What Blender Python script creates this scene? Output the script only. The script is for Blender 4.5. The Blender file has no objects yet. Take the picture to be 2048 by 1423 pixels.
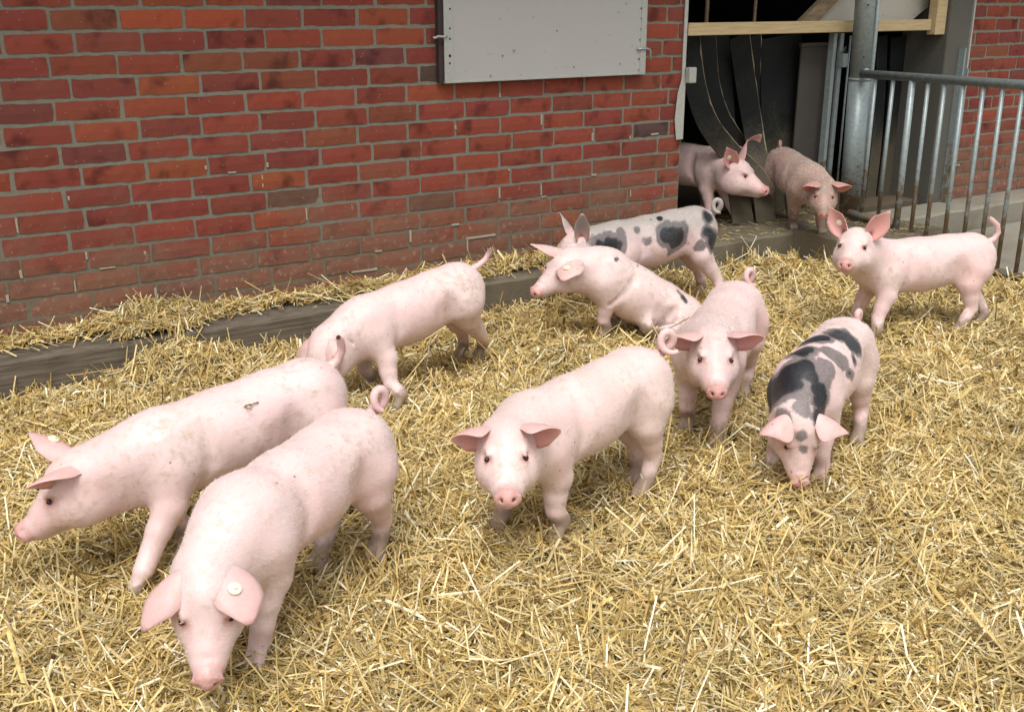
import bpy, math, random
import numpy as np
from mathutils import Matrix

random.seed(7); RNG = np.random.default_rng(11)
scn = bpy.context.scene
COL = scn.collection

# ------------------------------------------------------------------ camera
CAM_R = np.array([[0.8400148, 0.0014471, -0.54256156],
                  [-0.17175531, 0.94927749, -0.26338634],
                  [0.51466032, 0.31443625, 0.79765569]])     # rows: right, down, forward in (x, -z, y)
FPX = 2135.77
CAM = np.array([-0.78724, -4.41955, 1.39469])
camd = bpy.data.cameras.new('camera'); cam = bpy.data.objects.new('camera', camd); COL.objects.link(cam)
scn.camera = cam
camd.sensor_width = 36.0; camd.lens = 36.0 * FPX / 2048.0; camd.clip_start = 0.05; camd.clip_end = 500
def _w(v): return np.array([v[0], v[2], -v[1]])
_r, _d, _f = _w(CAM_R[0]), _w(CAM_R[1]), _w(CAM_R[2])
M = Matrix.Identity(4)
for i in range(3):
    M[i][0], M[i][1], M[i][2], M[i][3] = _r[i], -_d[i], -_f[i], CAM[i]
cam.matrix_world = M

def ray(x, y):
    return _f + _r * (x - 1024) / FPX + _d * (y - 711.5) / FPX
def at_z(x, y, z): d = ray(x, y); return CAM + d * (z - CAM[2]) / d[2]
def at_y(x, y, Y): d = ray(x, y); return CAM + d * (Y - CAM[1]) / d[1]
def at_x(x, y, X): d = ray(x, y); return CAM + d * (X - CAM[0]) / d[0]
def project(P):
    q = np.asarray(P) - CAM
    z = q @ _f
    return q @ _r / z * FPX + 1024, q @ _d / z * FPX + 711.5, z

# ------------------------------------------------------------------ world, sun, exposure
SUN_EL, SUN_AZ = 62.0, 235.0          # azimuth the light comes from, degrees from +X counterclockwise
world = bpy.data.worlds.new('World'); scn.world = world; world.use_nodes = True
nt = world.node_tree; nt.nodes.clear()
o_ = nt.nodes.new('ShaderNodeOutputWorld'); bg = nt.nodes.new('ShaderNodeBackground')
sky = nt.nodes.new('ShaderNodeTexSky'); sky.sky_type = 'NISHITA'; sky.sun_disc = False
sky.sun_elevation = math.radians(SUN_EL); sky.sun_rotation = math.radians(90 - SUN_AZ)
sky.dust_density = 4.0; sky.ozone_density = 0.6; sky.air_density = 1.0
hs = nt.nodes.new('ShaderNodeHueSaturation'); hs.inputs['Saturation'].default_value = 0.22
nt.links.new(sky.outputs[0], hs.inputs['Color']); nt.links.new(hs.outputs[0], bg.inputs[0])
bg.inputs[1].default_value = 0.14
nt.links.new(bg.outputs[0], o_.inputs[0])
sl = bpy.data.lights.new('sun', 'SUN'); sl.energy = 1.5; sl.angle = math.radians(35); sl.color = (1.0, 0.975, 0.94)
so = bpy.data.objects.new('sun', sl); COL.objects.link(so)
_az, _el = math.radians(SUN_AZ), math.radians(SUN_EL)
from mathutils import Vector
so.rotation_euler = Vector((math.cos(_az) * math.cos(_el), math.sin(_az) * math.cos(_el), math.sin(_el))).to_track_quat('Z', 'Y').to_euler()
scn.view_settings.view_transform = 'Standard'; scn.view_settings.look = 'None'
scn.view_settings.exposure = 0.38; scn.view_settings.gamma = 1.0
scn.render.engine = 'CYCLES'
scn.cycles.max_bounces = 6; scn.cycles.diffuse_bounces = 3; scn.cycles.use_denoising = True

# ------------------------------------------------------------------ helpers
def tag(o, label=None, cat=None, group=None, kind=None):
    if label: o['label'] = label
    if cat: o['category'] = cat
    if group: o['group'] = group
    if kind: o['kind'] = kind
    return o
def mesh_np(name, V, F, mat=None, smooth=False):
    """V (n,3) array, F list of faces or (m,4)/(m,3) array"""
    me = bpy.data.meshes.new(name)
    if isinstance(F, np.ndarray):
        V = np.ascontiguousarray(V, np.float32); k = F.shape[1]
        me.vertices.add(len(V)); me.vertices.foreach_set('co', V.ravel())
        me.loops.add(F.size); me.loops.foreach_set('vertex_index', F.astype(np.int32).ravel())
        me.polygons.add(len(F)); me.polygons.foreach_set('loop_start', np.arange(0, F.size, k, dtype=np.int32))
        me.update(calc_edges=True); me.validate()
    else:
        me.from_pydata([tuple(v) for v in V], [], F); me.update()
    if smooth: me.polygons.foreach_set('use_smooth', np.ones(len(me.polygons), bool))
    if mat: me.materials.append(mat)
    return me
def link(name, me, parent=None, loc=None):
    o = bpy.data.objects.new(name, me); COL.objects.link(o)
    if parent is not None: o.parent = parent
    if loc is not None: o.location = loc
    return o
def empty(name, loc=(0, 0, 0), rz=0):
    o = bpy.data.objects.new(name, None); COL.objects.link(o); o.location = loc; o.rotation_euler[2] = rz
    o.empty_display_size = 0.1
    return o
class MB:
    """collects boxes and tubes into one mesh"""
    def __init__(s): s.V = []; s.F = []
    def add(s, V, F):
        n = len(s.V); s.V += [tuple(map(float, v)) for v in V]; s.F += [tuple(i + n for i in f) for f in F]; return s
    def box(s, a, b, bev=0.0, jit=0.0):
        a = np.minimum(a, b) if False else np.array(a, float); b = np.array(b, float)
        if bev <= 0:
            V = [(x, y, z) for x in (a[0], b[0]) for y in (a[1], b[1]) for z in (a[2], b[2])]
            F = [(0, 1, 3, 2), (4, 6, 7, 5), (0, 4, 5, 1), (2, 3, 7, 6), (0, 2, 6, 4), (1, 5, 7, 3)]
            return s.add(V, F)
        # chamfered box: 24 vertices
        V = []; idx = {}
        for ix in (0, 1):
            for iy in (0, 1):
                for iz in (0, 1):
                    c = np.array([(a, b)[ix][0], (a, b)[iy][1], (a, b)[iz][2]])
                    for ax in range(3):
                        p = c.copy()
                        for q in range(3):
                            if q != ax:
                                p[q] += bev * (1 if (ix, iy, iz)[q] == 0 else -1)
                        if jit: p += np.array([random.uniform(-jit, jit) for _ in range(3)])
                        idx[(ix, iy, iz, ax)] = len(V); V.append(p)
        F = []
        for ax in range(3):
            o1, o2 = [q for q in range(3) if q != ax]
            for sd in (0, 1):
                f = []
                for (u, v) in ((0, 0), (1, 0), (1, 1), (0, 1)):
                    k = [0, 0, 0]; k[ax] = sd; k[o1] = u; k[o2] = v; f.append(idx[(*k, ax)])
                flip = (sd == 0) ^ (ax == 1)
                F.append(tuple(reversed(f)) if flip else tuple(f))
            for u in (0, 1):
                for v in (0, 1):
                    k0 = [0, 0, 0]; k0[o1] = u; k0[o2] = v; k1 = list(k0); k0[ax] = 0; k1[ax] = 1
                    F.append((idx[(*k0, o1)], idx[(*k1, o1)], idx[(*k1, o2)], idx[(*k0, o2)]))
        for ix in (0, 1):
            for iy in (0, 1):
                for iz in (0, 1): F.append(tuple(idx[(ix, iy, iz, ax)] for ax in range(3)))
        return s.add(V, F)
    def tube(s, pts, rad, n=12, cap=True):
        pts = [np.array(p, float) for p in pts]; m = len(pts)
        rad = [rad] * m if np.isscalar(rad) else rad
        V = []; F = []; up = None
        for i, p in enumerate(pts):
            t = pts[min(i + 1, m - 1)] - pts[max(i - 1, 0)]; t /= np.linalg.norm(t) + 1e-9
            if up is None: up = np.array([0, 0, 1.]) if abs(t[2]) < .9 else np.array([1., 0, 0])
            a = np.cross(t, up); a /= np.linalg.norm(a) + 1e-9; b = np.cross(a, t); up = b
            for k in range(n):
                th = 2 * math.pi * k / n; V.append(p + rad[i] * (math.cos(th) * a + math.sin(th) * b))
        for i in range(m - 1):
            for k in range(n):
                k2 = (k + 1) % n; F.append((i * n + k, i * n + k2, (i + 1) * n + k2, (i + 1) * n + k))
        if cap: F.append(tuple(range(n - 1, -1, -1))); F.append(tuple((m - 1) * n + k for k in range(n)))
        return s.add(V, F)
    def build(s, name, mat, parent=None, smooth=False, recalc=True):
        me = mesh_np(name, s.V, s.F, mat, smooth)
        if recalc:
            import bmesh
            bm = bmesh.new(); bm.from_mesh(me); bmesh.ops.recalc_face_normals(bm, faces=bm.faces); bm.to_mesh(me); bm.free()
            if smooth: me.polygons.foreach_set('use_smooth', np.ones(len(me.polygons), bool))
        return link(name, me, parent)

# ---- node material helper
class Mat:
    def __init__(s, name):
        s.m = bpy.data.materials.new(name); s.m.use_nodes = True; s.t = s.m.node_tree; s.t.nodes.clear()
        s.out = s.n('ShaderNodeOutputMaterial'); s.b = s.n('ShaderNodeBsdfPrincipled'); s.l(s.b.outputs[0], s.out.inputs[0])
    def n(s, t, **k):
        x = s.t.nodes.new(t)
        for a, b in k.items(): setattr(x, a, b)
        return x
    def l(s, a, b): s.t.links.new(a, b)
    def set(s, **k):
        for a, v in k.items(): s.b.inputs[a.replace('_', ' ')].default_value = v
        return s
    def coord(s, which='Object'): return s.n('ShaderNodeTexCoord').outputs[which]
    def mapping(s, src, scale=(1, 1, 1), rot=(0, 0, 0)):
        x = s.n('ShaderNodeMapping'); x.inputs['Scale'].default_value = scale; x.inputs['Rotation'].default_value = rot; s.l(src, x.inputs[0]); return x.outputs[0]
    def noise(s, src, scale=5, detail=4, rough=.5, dim='3D', w=None):
        x = s.n('ShaderNodeTexNoise', noise_dimensions=dim); s.l(src, x.inputs['Vector']); x.inputs['Scale'].default_value = scale
        x.inputs['Detail'].default_value = detail; x.inputs['Roughness'].default_value = rough
        if w is not None: s.l(w, x.inputs['W'])
        return x.outputs['Fac']
    def ramp(s, src, pts, interp='LINEAR'):
        x = s.n('ShaderNodeValToRGB'); s.l(src, x.inputs[0]); e = x.color_ramp.elements; x.color_ramp.interpolation = interp
        while len(e) < len(pts): e.new(0.5)
        for q, (p, c) in zip(e, pts): q.position = p; q.color = (*c, 1) if len(c) == 3 else c
        return x.outputs[0]
    def fac(s, src, lo, hi):
        x = s.n('ShaderNodeMapRange', interpolation_type='SMOOTHSTEP'); s.l(src, x.inputs[0]); x.inputs[1].default_value = lo; x.inputs[2].default_value = hi; return x.outputs[0]
    def mix(s, f, a, b, mode='MIX'):
        x = s.n('ShaderNodeMix', data_type='RGBA', blend_type=mode)
        for sock, v in ((x.inputs[0], f), (x.inputs[6], a), (x.inputs[7], b)):
            if isinstance(v, (int, float)): sock.default_value = v
            elif isinstance(v, tuple): sock.default_value = (*v, 1)
            else: s.l(v, sock)
        return x.outputs[2]
    def math(s, op, a, b=None):
        x = s.n('ShaderNodeMath', operation=op)
        for i, v in enumerate((a, b)):
            if v is None: continue
            if isinstance(v, (int, float)): x.inputs[i].default_value = v
            else: s.l(v, x.inputs[i])
        return x.outputs[0]
    def bump(s, h, strength=.3, dist=.01):
        x = s.n('ShaderNodeBump'); x.inputs['Strength'].default_value = strength; x.inputs['Distance'].default_value = dist; s.l(h, x.inputs['Height'])
        s.l(x.outputs[0], s.b.inputs['Normal'])
    def base(s, c): s.l(c, s.b.inputs['Base Color']); return s
    def rough(s, r):
        if isinstance(r, (int, float)): s.b.inputs['Roughness'].default_value = r
        else: s.l(r, s.b.inputs['Roughness'])
        return s

def mat_brick():
    m = Mat('fired_brick'); info = m.n('ShaderNodeObjectInfo'); rnd = info.outputs['Random']; w = m.math('MULTIPLY', rnd, 57.0)
    co = m.coord('Object'); pos = m.n('ShaderNodeNewGeometry').outputs['Position']
    n1 = m.noise(co, 9, 3, .5, '4D', w); n2 = m.noise(co, 45, 4, .65, '4D', w)
    base = info.outputs['Color']
    dark = m.mix(1.0, base, (.45, .42, .5), 'MULTIPLY'); warm = m.mix(1.0, base, (1.12, 1.2, 1.1), 'MULTIPLY')
    c = m.mix(m.fac(n1, .52, .72), base, dark); c = m.mix(m.fac(n1, .45, .25), c, warm)
    c = m.mix(m.fac(n2, .55, .8), c, m.mix(.5, c, (.09, .05, .04)))
    # dust and dried splashes, more of them low on the wall where the animals rub and splash
    z = m.n('ShaderNodeSeparateXYZ'); m.l(pos, z.inputs[0])
    nd = m.noise(pos, 3.2, 5, .65); nf = m.noise(pos, 30, 4, .7)
    low = m.fac(z.outputs['Z'], .78, .22)
    d = m.fac(m.math('ADD', m.math('MULTIPLY', low, .38), nd), .54, .92)
    c = m.mix(m.math('MULTIPLY', d, .62), c, (.20, .13, .085))
    c = m.mix(m.math('MULTIPLY', m.fac(m.math('ADD', m.math('MULTIPLY', low, .13), nf), .66, .8), .55), c, (.36, .27, .21))
    sp = m.n('ShaderNodeTexVoronoi'); sp.inputs['Scale'].default_value = 29; m.l(pos, sp.inputs['Vector'])
    c = m.mix(m.math('MULTIPLY', m.fac(sp.outputs['Distance'], .12, .06), .35), c, (.38, .30, .23))
    m.base(c); m.rough(.82); m.b.inputs['Specular IOR Level'].default_value = .25
    m.bump(m.math('ADD', n2, m.math('MULTIPLY', nf, .5)), .35, .004)
    return m.m
def mat_mortar():
    m = Mat('mortar'); pos = m.n('ShaderNodeNewGeometry').outputs['Position']
    n = m.noise(pos, 60, 5, .7); n1 = m.noise(pos, 2.5, 4, .6)
    c = m.mix(n, (.135, .13, .098), (.25, .242, .19)); c = m.mix(m.fac(n1, .5, .75), c, (.24, .22, .16))
    zz = m.n('ShaderNodeSeparateXYZ'); m.l(pos, zz.inputs[0]); c = m.mix(m.math('MULTIPLY', m.fac(m.math('ADD', m.math('MULTIPLY', m.fac(zz.outputs['Z'], .8, .2), .4), n1), .55, .95), .7), c, (.15, .115, .075))
    m.base(c); m.rough(.95); m.bump(n, .6, .006); return m.m
def mat_concrete(name, c0, c1, stain, scale=6, mossy=None):
    m = Mat(name); pos = m.n('ShaderNodeNewGeometry').outputs['Position']
    n = m.noise(pos, scale, 6, .65); n2 = m.noise(pos, 90, 4, .7); n3 = m.noise(pos, 2.0, 4, .6)
    c = m.mix(n, c0, c1); c = m.mix(m.fac(n3, .45, .7), c, stain); c = m.mix(m.fac(n2, .6, .75), c, m.mix(.5, c, (.4, .36, .3)))
    c = m.mix(m.fac(n2, .42, .3), c, m.mix(.5, c, (.03, .028, .022)))
    m.base(c); m.rough(.9); m.bump(n2, .5, .006); return m.m
def mat_wood(name, c0, c1, scale=(1, 14, 14), rough=.8, knots=False):
    m = Mat(name); co = m.mapping(m.n('ShaderNodeNewGeometry').outputs['Position'], scale)
    n = m.noise(co, 5, 6, .6); n2 = m.noise(co, 22, 4, .7)
    c = m.mix(m.fac(n, .3, .7), c0, c1); c = m.mix(m.fac(n2, .58, .75), c, m.mix(.5, c, tuple(.4 * q for q in c0)))
    if knots:
        v = m.n('ShaderNodeTexVoronoi'); v.inputs['Scale'].default_value = 2.2; m.l(m.mapping(m.n('ShaderNodeNewGeometry').outputs['Position'], (1, 1, 2.0)), v.inputs['Vector'])
        c = m.mix(m.fac(v.outputs['Distance'], .06, .03), c, (.2, .1, .04))
    m.base(c); m.rough(rough); m.bump(m.math('ADD', n2, n), .4, .004); return m.m
def mat_galv(name, c0=(.25, .305, .305), c1=(.38, .435, .43), rust=True, metallic=.25):
    m = Mat(name); pos = m.n('ShaderNodeNewGeometry').outputs['Position']
    v = m.n('ShaderNodeTexVoronoi'); v.inputs['Scale'].default_value = 70; m.l(pos, v.inputs['Vector'])
    n = m.noise(pos, 9, 5, .65)
    c = m.mix(v.outputs['Color'], c0, c1); c = m.mix(n, c, m.mix(.6, c, c0))
    if rust:
        z = m.n('ShaderNodeSeparateXYZ'); m.l(pos, z.inputs[0])
        r = m.fac(m.math('ADD', m.math('MULTIPLY', m.fac(z.outputs['Z'], .75, .2), .34), m.noise(pos, 14, 5, .7)), .66, .85)
        c = m.mix(r, c, m.mix(m.noise(pos, 40, 3, .6), (.10, .065, .03), (.24, .17, .10)))
        m.l(m.math('MULTIPLY', m.math('SUBTRACT', 1.0, r), metallic), m.b.inputs['Metallic']); m.l(m.math('ADD', .42, m.math('MULTIPLY', r, .45)), m.b.inputs['Roughness'])
    else: m.set(Metallic=metallic, Roughness=.45)
    m.base(c); m.bump(n, .15, .003); return m.m
def mat_plain(name, c, rough=.6, metallic=0., var=.25, scale=8, spec=.4):
    m = Mat(name); pos = m.n('ShaderNodeNewGeometry').outputs['Position']; n = m.noise(pos, scale, 5, .65); n2 = m.noise(pos, scale * 9, 3, .6)
    c1 = m.mix(n, tuple(q * (1 - var) for q in c), tuple(min(1, q * (1 + var)) for q in c)); c1 = m.mix(m.fac(n2, .64, .74), c1, tuple(q * .55 for q in c))
    m.base(c1); m.set(Roughness=rough, Metallic=metallic); m.b.inputs['Specular IOR Level'].default_value = spec; m.bump(n2, .12, .003); return m.m
def mat_rubber():
    m = Mat('black_rubber'); pos = m.n('ShaderNodeNewGeometry').outputs['Position']; n = m.noise(pos, 5, 5, .7); n2 = m.noise(pos, 60, 4, .7)
    z = m.n('ShaderNodeSeparateXYZ'); m.l(pos, z.inputs[0])
    c = m.mix(n, (.005, .007, .007), (.013, .016, .0155))
    dirt = m.fac(m.math('ADD', m.math('MULTIPLY', m.fac(z.outputs['Z'], .85, .30), .5), m.math('ADD', m.math('MULTIPLY', n2, .45), m.math('MULTIPLY', n, .55))), .5, 1.1)
    c = m.mix(m.math('MULTIPLY', dirt, .8), c, (.14, .115, .075)); m.base(c); m.rough(.75); m.b.inputs['Specular IOR Level'].default_value = .3; m.bump(n2, .3, .004); return m.m
def mat_straw():
    m = Mat('straw_stalk'); a = m.n('ShaderNodeAttribute', attribute_name='Col'); pos = m.n('ShaderNodeNewGeometry').outputs['Position']
    n = m.noise(pos, 70, 2, .5)
    c = m.mix(m.fac(n, .45, .75), a.outputs['Color'], m.mix(1.0, a.outputs['Color'], (.72, .66, .55), 'MULTIPLY'))
    m.base(c); m.set(Roughness=.42); m.b.inputs['Specular IOR Level'].default_value = .5; return m.m
def mat_bed():
    m = Mat('straw_bed'); pos = m.n('ShaderNodeNewGeometry').outputs['Position']
    n = m.noise(pos, 120, 5, .75); n1 = m.noise(pos, 4, 4, .6)
    c = m.mix(m.fac(n, .35, .7), (.03, .02, .008), (.18, .12, .045)); c = m.mix(n1, c, m.mix(.5, c, (.12, .08, .03)))  # bed coloured dark so the gaps between stalks look shadowed
    m.base(c); m.rough(.9); m.bump(n, .9, .02); return m.m
def mat_pig():
    m = Mat('pig_skin'); co = m.coord('Object'); info = m.n('ShaderNodeObjectInfo'); w = m.math('MULTIPLY', info.outputs['Random'], 31.0)
    a = m.n('ShaderNodeAttribute', attribute_name='Mask'); sp = m.n('ShaderNodeSeparateColor'); m.l(a.outputs['Color'], sp.inputs[0])
    b = m.n('ShaderNodeAttribute', attribute_name='Mark'); sb = m.n('ShaderNodeSeparateColor'); m.l(b.outputs['Color'], sb.inputs[0])
    n1 = m.noise(co, 7, 4, .55, '4D', w); n2 = m.noise(co, 40, 4, .65, '4D', w)
    hair = m.noise(m.mapping(co, (90, 320, 320)), 1.0, 3, .6)
    c = m.mix(m.fac(n1, .3, .75), (.73, .535, .515), (.775, .62, .595))
    n3 = m.noise(co, 3.2, 3, .5, '4D', m.math('ADD', w, 9.0)); c = m.mix(m.math('MULTIPLY', m.fac(n3, .48, .72), .5), c, (.74, .43, .40))
    c = m.mix(m.math('MULTIPLY', m.fac(n3, .47, .27), .5), c, (.52, .42, .35))
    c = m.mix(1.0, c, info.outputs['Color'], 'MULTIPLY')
    c = m.mix(m.math('MULTIPLY', sp.outputs[0], .92), c, (.60, .255, .225))
    c = m.mix(m.math('MULTIPLY', m.fac(hair, .45, .75), .12), c, (.90, .78, .70))
    # dust smears, crumbs and flea bites
    c = m.mix(m.math('MULTIPLY', m.fac(m.math('ADD', n2, m.math('MULTIPLY', n1, .5)), .72, 1.05), .65), c, (.46, .34, .24))
    v = m.n('ShaderNodeTexVoronoi'); v.inputs['Scale'].default_value = 26; m.l(co, v.inputs['Vector'])
    gate = m.fac(m.noise(co, 5, 2, .5, '4D', w), .5, .62)
    c = m.mix(m.math('MULTIPLY', m.math('MULTIPLY', m.fac(v.outputs['Distance'], .12, .05), gate), .7), c, (.20, .10, .075))
    d = m.fac(m.math('ADD', sp.outputs[1], m.math('MULTIPLY', m.math('SUBTRACT', n2, .5), .8)), .38, .9)
    c = m.mix(m.math('MULTIPLY', d, .82), c, m.mix(n1, (.15, .11, .075), (.36, .28, .20)))
    # coat markings: grey skin halo and black hair
    e = m.math('ADD', m.math('MULTIPLY', m.math('SUBTRACT', n2, .5), .35), m.math('MULTIPLY', m.math('SUBTRACT', hair, .5), 1.1))
    c = m.mix(m.math('MULTIPLY', sb.outputs[2], m.math('ADD', .6, m.math('MULTIPLY', n1, .6))), c, (.33, .31, .28))
    c = m.mix(m.math('MULTIPLY', m.fac(m.math('ADD', sb.outputs[1], e), .35, .65), .8), c, m.mix(m.fac(hair, .4, .7), (.05, .05, .05), (.15, .148, .145)))
    c = m.mix(m.fac(m.math('ADD', sb.outputs[0], e), .3, .7), c, m.mix(m.fac(m.math('ADD', hair, m.math('MULTIPLY', m.math('SUBTRACT', n1, .5), .8)), .42, .8), (.010, .010, .013), (.06, .06, .063)))
    c = m.mix(m.fac(sp.outputs[2], .3, .7), c, (.11, .045, .04))  # dark tint in nostrils, also painted as shade deep inside the ears
    m.base(c); m.set(Roughness=.46); m.b.inputs['Specular IOR Level'].default_value = .42
    m.b.inputs['Subsurface Weight'].default_value = .22; m.b.inputs['Subsurface Radius'].default_value = (.02, .008, .006); m.b.inputs['Subsurface Scale'].default_value = 1.0
    m.b.inputs['Sheen Weight'].default_value = .08; m.b.inputs['Sheen Roughness'].default_value = .4
    wr = m.noise(m.mapping(co, (14, 34, 9)), 1.0, 3, .6)
    m.bump(m.math('ADD', m.math('ADD', m.math('MULTIPLY', hair, .35), m.math('MULTIPLY', n2, .45)), m.math('MULTIPLY', wr, 1.2)), .24, .007); return m.m

MT = dict(
    brick=mat_brick(), mortar=mat_mortar(),
    concrete=mat_concrete('kerb_concrete', (.11, .09, .06), (.20, .17, .115), (.085, .066, .04)),
    yard=mat_concrete('yard_concrete', (.21, .19, .145), (.30, .28, .225), (.18, .155, .11), 3),
    pillar=mat_concrete('pillar_concrete', (.085, .08, .066), (.135, .13, .108), (.10, .09, .072), 4),
    dirtfloor=mat_concrete('dirty_floor', (.085, .065, .038), (.16, .125, .075), (.10, .075, .042), 8),
    sill=mat_wood('weathered_timber', (.085, .067, .047), (.18, .15, .11), (1, 10, 22), .9),
    pine=mat_wood('pine_batten', (.50, .37, .19), (.62, .48, .27), (1.2, 10, 16), .65, True),
    oldwood=mat_wood('old_wood', (.20, .14, .08), (.32, .24, .15), (2, 8, 8), .8),
    galv=mat_galv('galvanised_tube'), galvrail=mat_galv('dull_rail', (.15, .18, .175), (.26, .30, .29), True, .2),
    panel=mat_plain('grey_sheet', (.43, .425, .405), .5, .1, .04, 3), strip=mat_galv('panel_strip', (.42, .43, .39), (.50, .51, .47), False, .3),
    lip=mat_plain('panel_lip', (.045, .03, .03), .7), whitesteel=mat_galv('pale_painted_angle', (.42, .42, .38), (.55, .55, .5), True, .15),
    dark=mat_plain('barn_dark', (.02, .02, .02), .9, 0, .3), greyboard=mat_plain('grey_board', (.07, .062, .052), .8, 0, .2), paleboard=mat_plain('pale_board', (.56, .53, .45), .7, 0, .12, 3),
    rubber=mat_rubber(), rubberedge=mat_plain('frayed_edge', (.30, .25, .15), .9, 0, .4, 30), straw=mat_straw(), bed=mat_bed(), pig=mat_pig(),
    eye=mat_plain('pig_eye', (.018, .010, .008), .12, 0, .1, 8, .6), tagw=mat_plain('tag_plastic', (.75, .72, .55), .35, 0, .1, 30), screw=mat_plain('rivet_dark', (.06, .06, .06), .4, .6),
    hairmat=mat_plain('pig_bristle', (.82, .74, .66), .6, 0, .1, 30),
    crumb=mat_plain('pale_mortar_crumb', (.38, .335, .25), .9, 0, .25, 60))

# ------------------------------------------------------------------ ground and yard
gm = mesh_np('ground', [(-80, -80, -.06), (80, -80, -.06), (80, 80, -.06), (-80, 80, -.06)], [(0, 1, 2, 3)], MT['yard'])
tag(link('ground', gm), kind='structure')
tag(MB().box((4.44, -5.0, -.055), (9, -.30, -.012)).build('yard_pavement', MT['yard']), kind='structure')

# ------------------------------------------------------------------ brick walls
PITCH, COURSE, ROW0 = .25, .083333, 1.0
WALL_X1 = 3.155; LEDGE = .145; LEDGE_Y = -.27
row_off = {-5: .45, -4: .09, -3: .41, -2: 0, -1: .27, 0: 0, 1: .22, 2: 0, 3: .27, 4: -.02, 5: .24, 6: -.04, 7: .2, 8: -.04, 9: .22, 10: 0}
PAL = [((.265, .060, .038), 5), ((.295, .067, .038), 3), ((.24, .055, .038), 4), ((.23, .058, .042), 2), ((.30, .074, .036), 1.0), ((.255, .075, .042), .9), ((.24, .07, .042), .7), ((.20, .058, .046), .45)]
def brick_color():
    c = random.choices([p[0] for p in PAL], [p[1] for p in PAL])[0]; k = random.uniform(.78, .96)
    return (c[0] * k, c[1] * k * random.uniform(.92, 1.1), c[2] * k, 1)
_bm = {}
def brick_mesh(L, var):
    key = (round(L, 3), var)
    if key in _bm: return _bm[key]
    rr = random.Random(hash(key) % 9999); H = .0695; nx = max(2, int(round(L / .034))); nz = 2; V = []; F = []
    e = .0034
    for j in range(nz + 1):
        for i in range(nx + 1):
            x = -L / 2 + L * i / nx; z = -H / 2 + H * j / nz; edge = (i in (0, nx)) or (j in (0, nz))
            if i in (0, nx): x += rr.uniform(-e, e * .6) * (1 if i else -1)
            if j in (0, nz): z += rr.uniform(-e, e * .6) * (1 if j else -1)
            if (i in (0, nx)) and (j in (0, nz)): x *= 1 - rr.uniform(.0, .006) / L; z *= .97
            V.append((x, (.0024 if edge else 0) + rr.uniform(-.0007, .0007), z))
    W = nx + 1; idx = lambda i, j: j * W + i
    for j in range(nz):
        for i in range(nx): F.append((idx(i, j), idx(i + 1, j), idx(i + 1, j + 1), idx(i, j + 1)))
    ring = [idx(i, 0) for i in range(nx + 1)] + [idx(nx, j) for j in range(1, nz + 1)] + [idx(i, nz) for i in range(nx - 1, -1, -1)] + [idx(0, j) for j in range(nz - 1, 0, -1)]
    n0 = len(V)
    for r in ring: V.append((V[r][0], .05, V[r][2]))
    for q in range(len(ring)):
        q2 = (q + 1) % len(ring); F.append((ring[q2], ring[q], n0 + q, n0 + q2))
    _bm[key] = mesh_np('brick', V, F, MT['brick']); return _bm[key]
def wall(name, label, x0, x1, rows, vis, offs, dark=(), seed=1):
    random.seed(seed)
    root = empty(name, ((x0 + x1) / 2, 0, .1)); tag(root, label, 'wall')
    m = MB(); top = ROW0 - (rows[0] - .5) * COURSE
    m.box((x0, .0050, -.05), (x1, .26, top)); mo = m.build('mortar', MT['mortar'], root); mo.location = (-root.location.x, 0, -.1)
    far = MB()
    for r in rows:
        z = ROW0 - r * COURSE; off = offs.get(r, (.24 if r % 2 else 0.0)) * PITCH
        k0 = int(math.floor((x0 - off) / PITCH)) - 1
        for k in range(k0, k0 + 40):
            a = off + k * PITCH + .0055; b = off + (k + 1) * PITCH - .0055
            a = max(a, x0 + .002); b = min(b, x1 - .004)
            if b - a < .03: continue
            L = b - a; xc = (a + b) / 2
            j = random.uniform(-.0022, .0022); cut = abs(L - .239) > .003
            if vis(r, a, b):
                o = link('brick', brick_mesh(L if cut else .239, random.randrange(8)), root)
                o.location = (xc - root.location.x + random.uniform(-.0015, .0015), j, z - .1 + random.uniform(-.0013, .0013))
                o.rotation_euler = (random.uniform(-.008, .008), random.uniform(-.006, .006), random.uniform(-.006, .006))
                o.color = brick_color()
                for (dr, dx, dc) in dark:
                    if dr == r and a < dx < b: o.color = (*dc, 1)
            else:
                far.box((xc - L / 2, j, z - .0355), (xc + L / 2, .04, z + .0355))
    if far.V:
        fo = far.build('brick_courses', MT['brick'], root, recalc=False); fo.location = (-root.location.x, 0, -.1); fo.color = (.3, .055, .028, 1); tag(fo, kind='stuff')
    return root
def vis_main(r, a, b): return -5 <= r <= 10 and b > -.95
def vis_right(r, a, b): return -5 <= r <= 10 and a < 6.6
wall('brick_wall', 'long red brick wall with grey mortar behind the pigs', -2.6, WALL_X1, list(range(-9, 11)), vis_main, row_off,
     dark=[(-1, 1.67, (.085, .055, .042)), (5, .90, (.12, .06, .04)), (3, 3.05, (.10, .055, .05)), (6, 1.72, (.15, .07, .045)), (-2, 1.3, (.16, .045, .04)), (-4, .4, (.33, .075, .034)), (-4, .65, (.32, .072, .034)), (-3, 2.5, (.17, .05, .04))], seed=3)
wall('brick_wall', 'red brick wall to the right of the doorway behind the railing', 5.56, 8.4, list(range(-9, 11)), vis_right, {r: random.Random(r + 50).uniform(0, 1) for r in range(-9, 11)}, seed=8)

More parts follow.
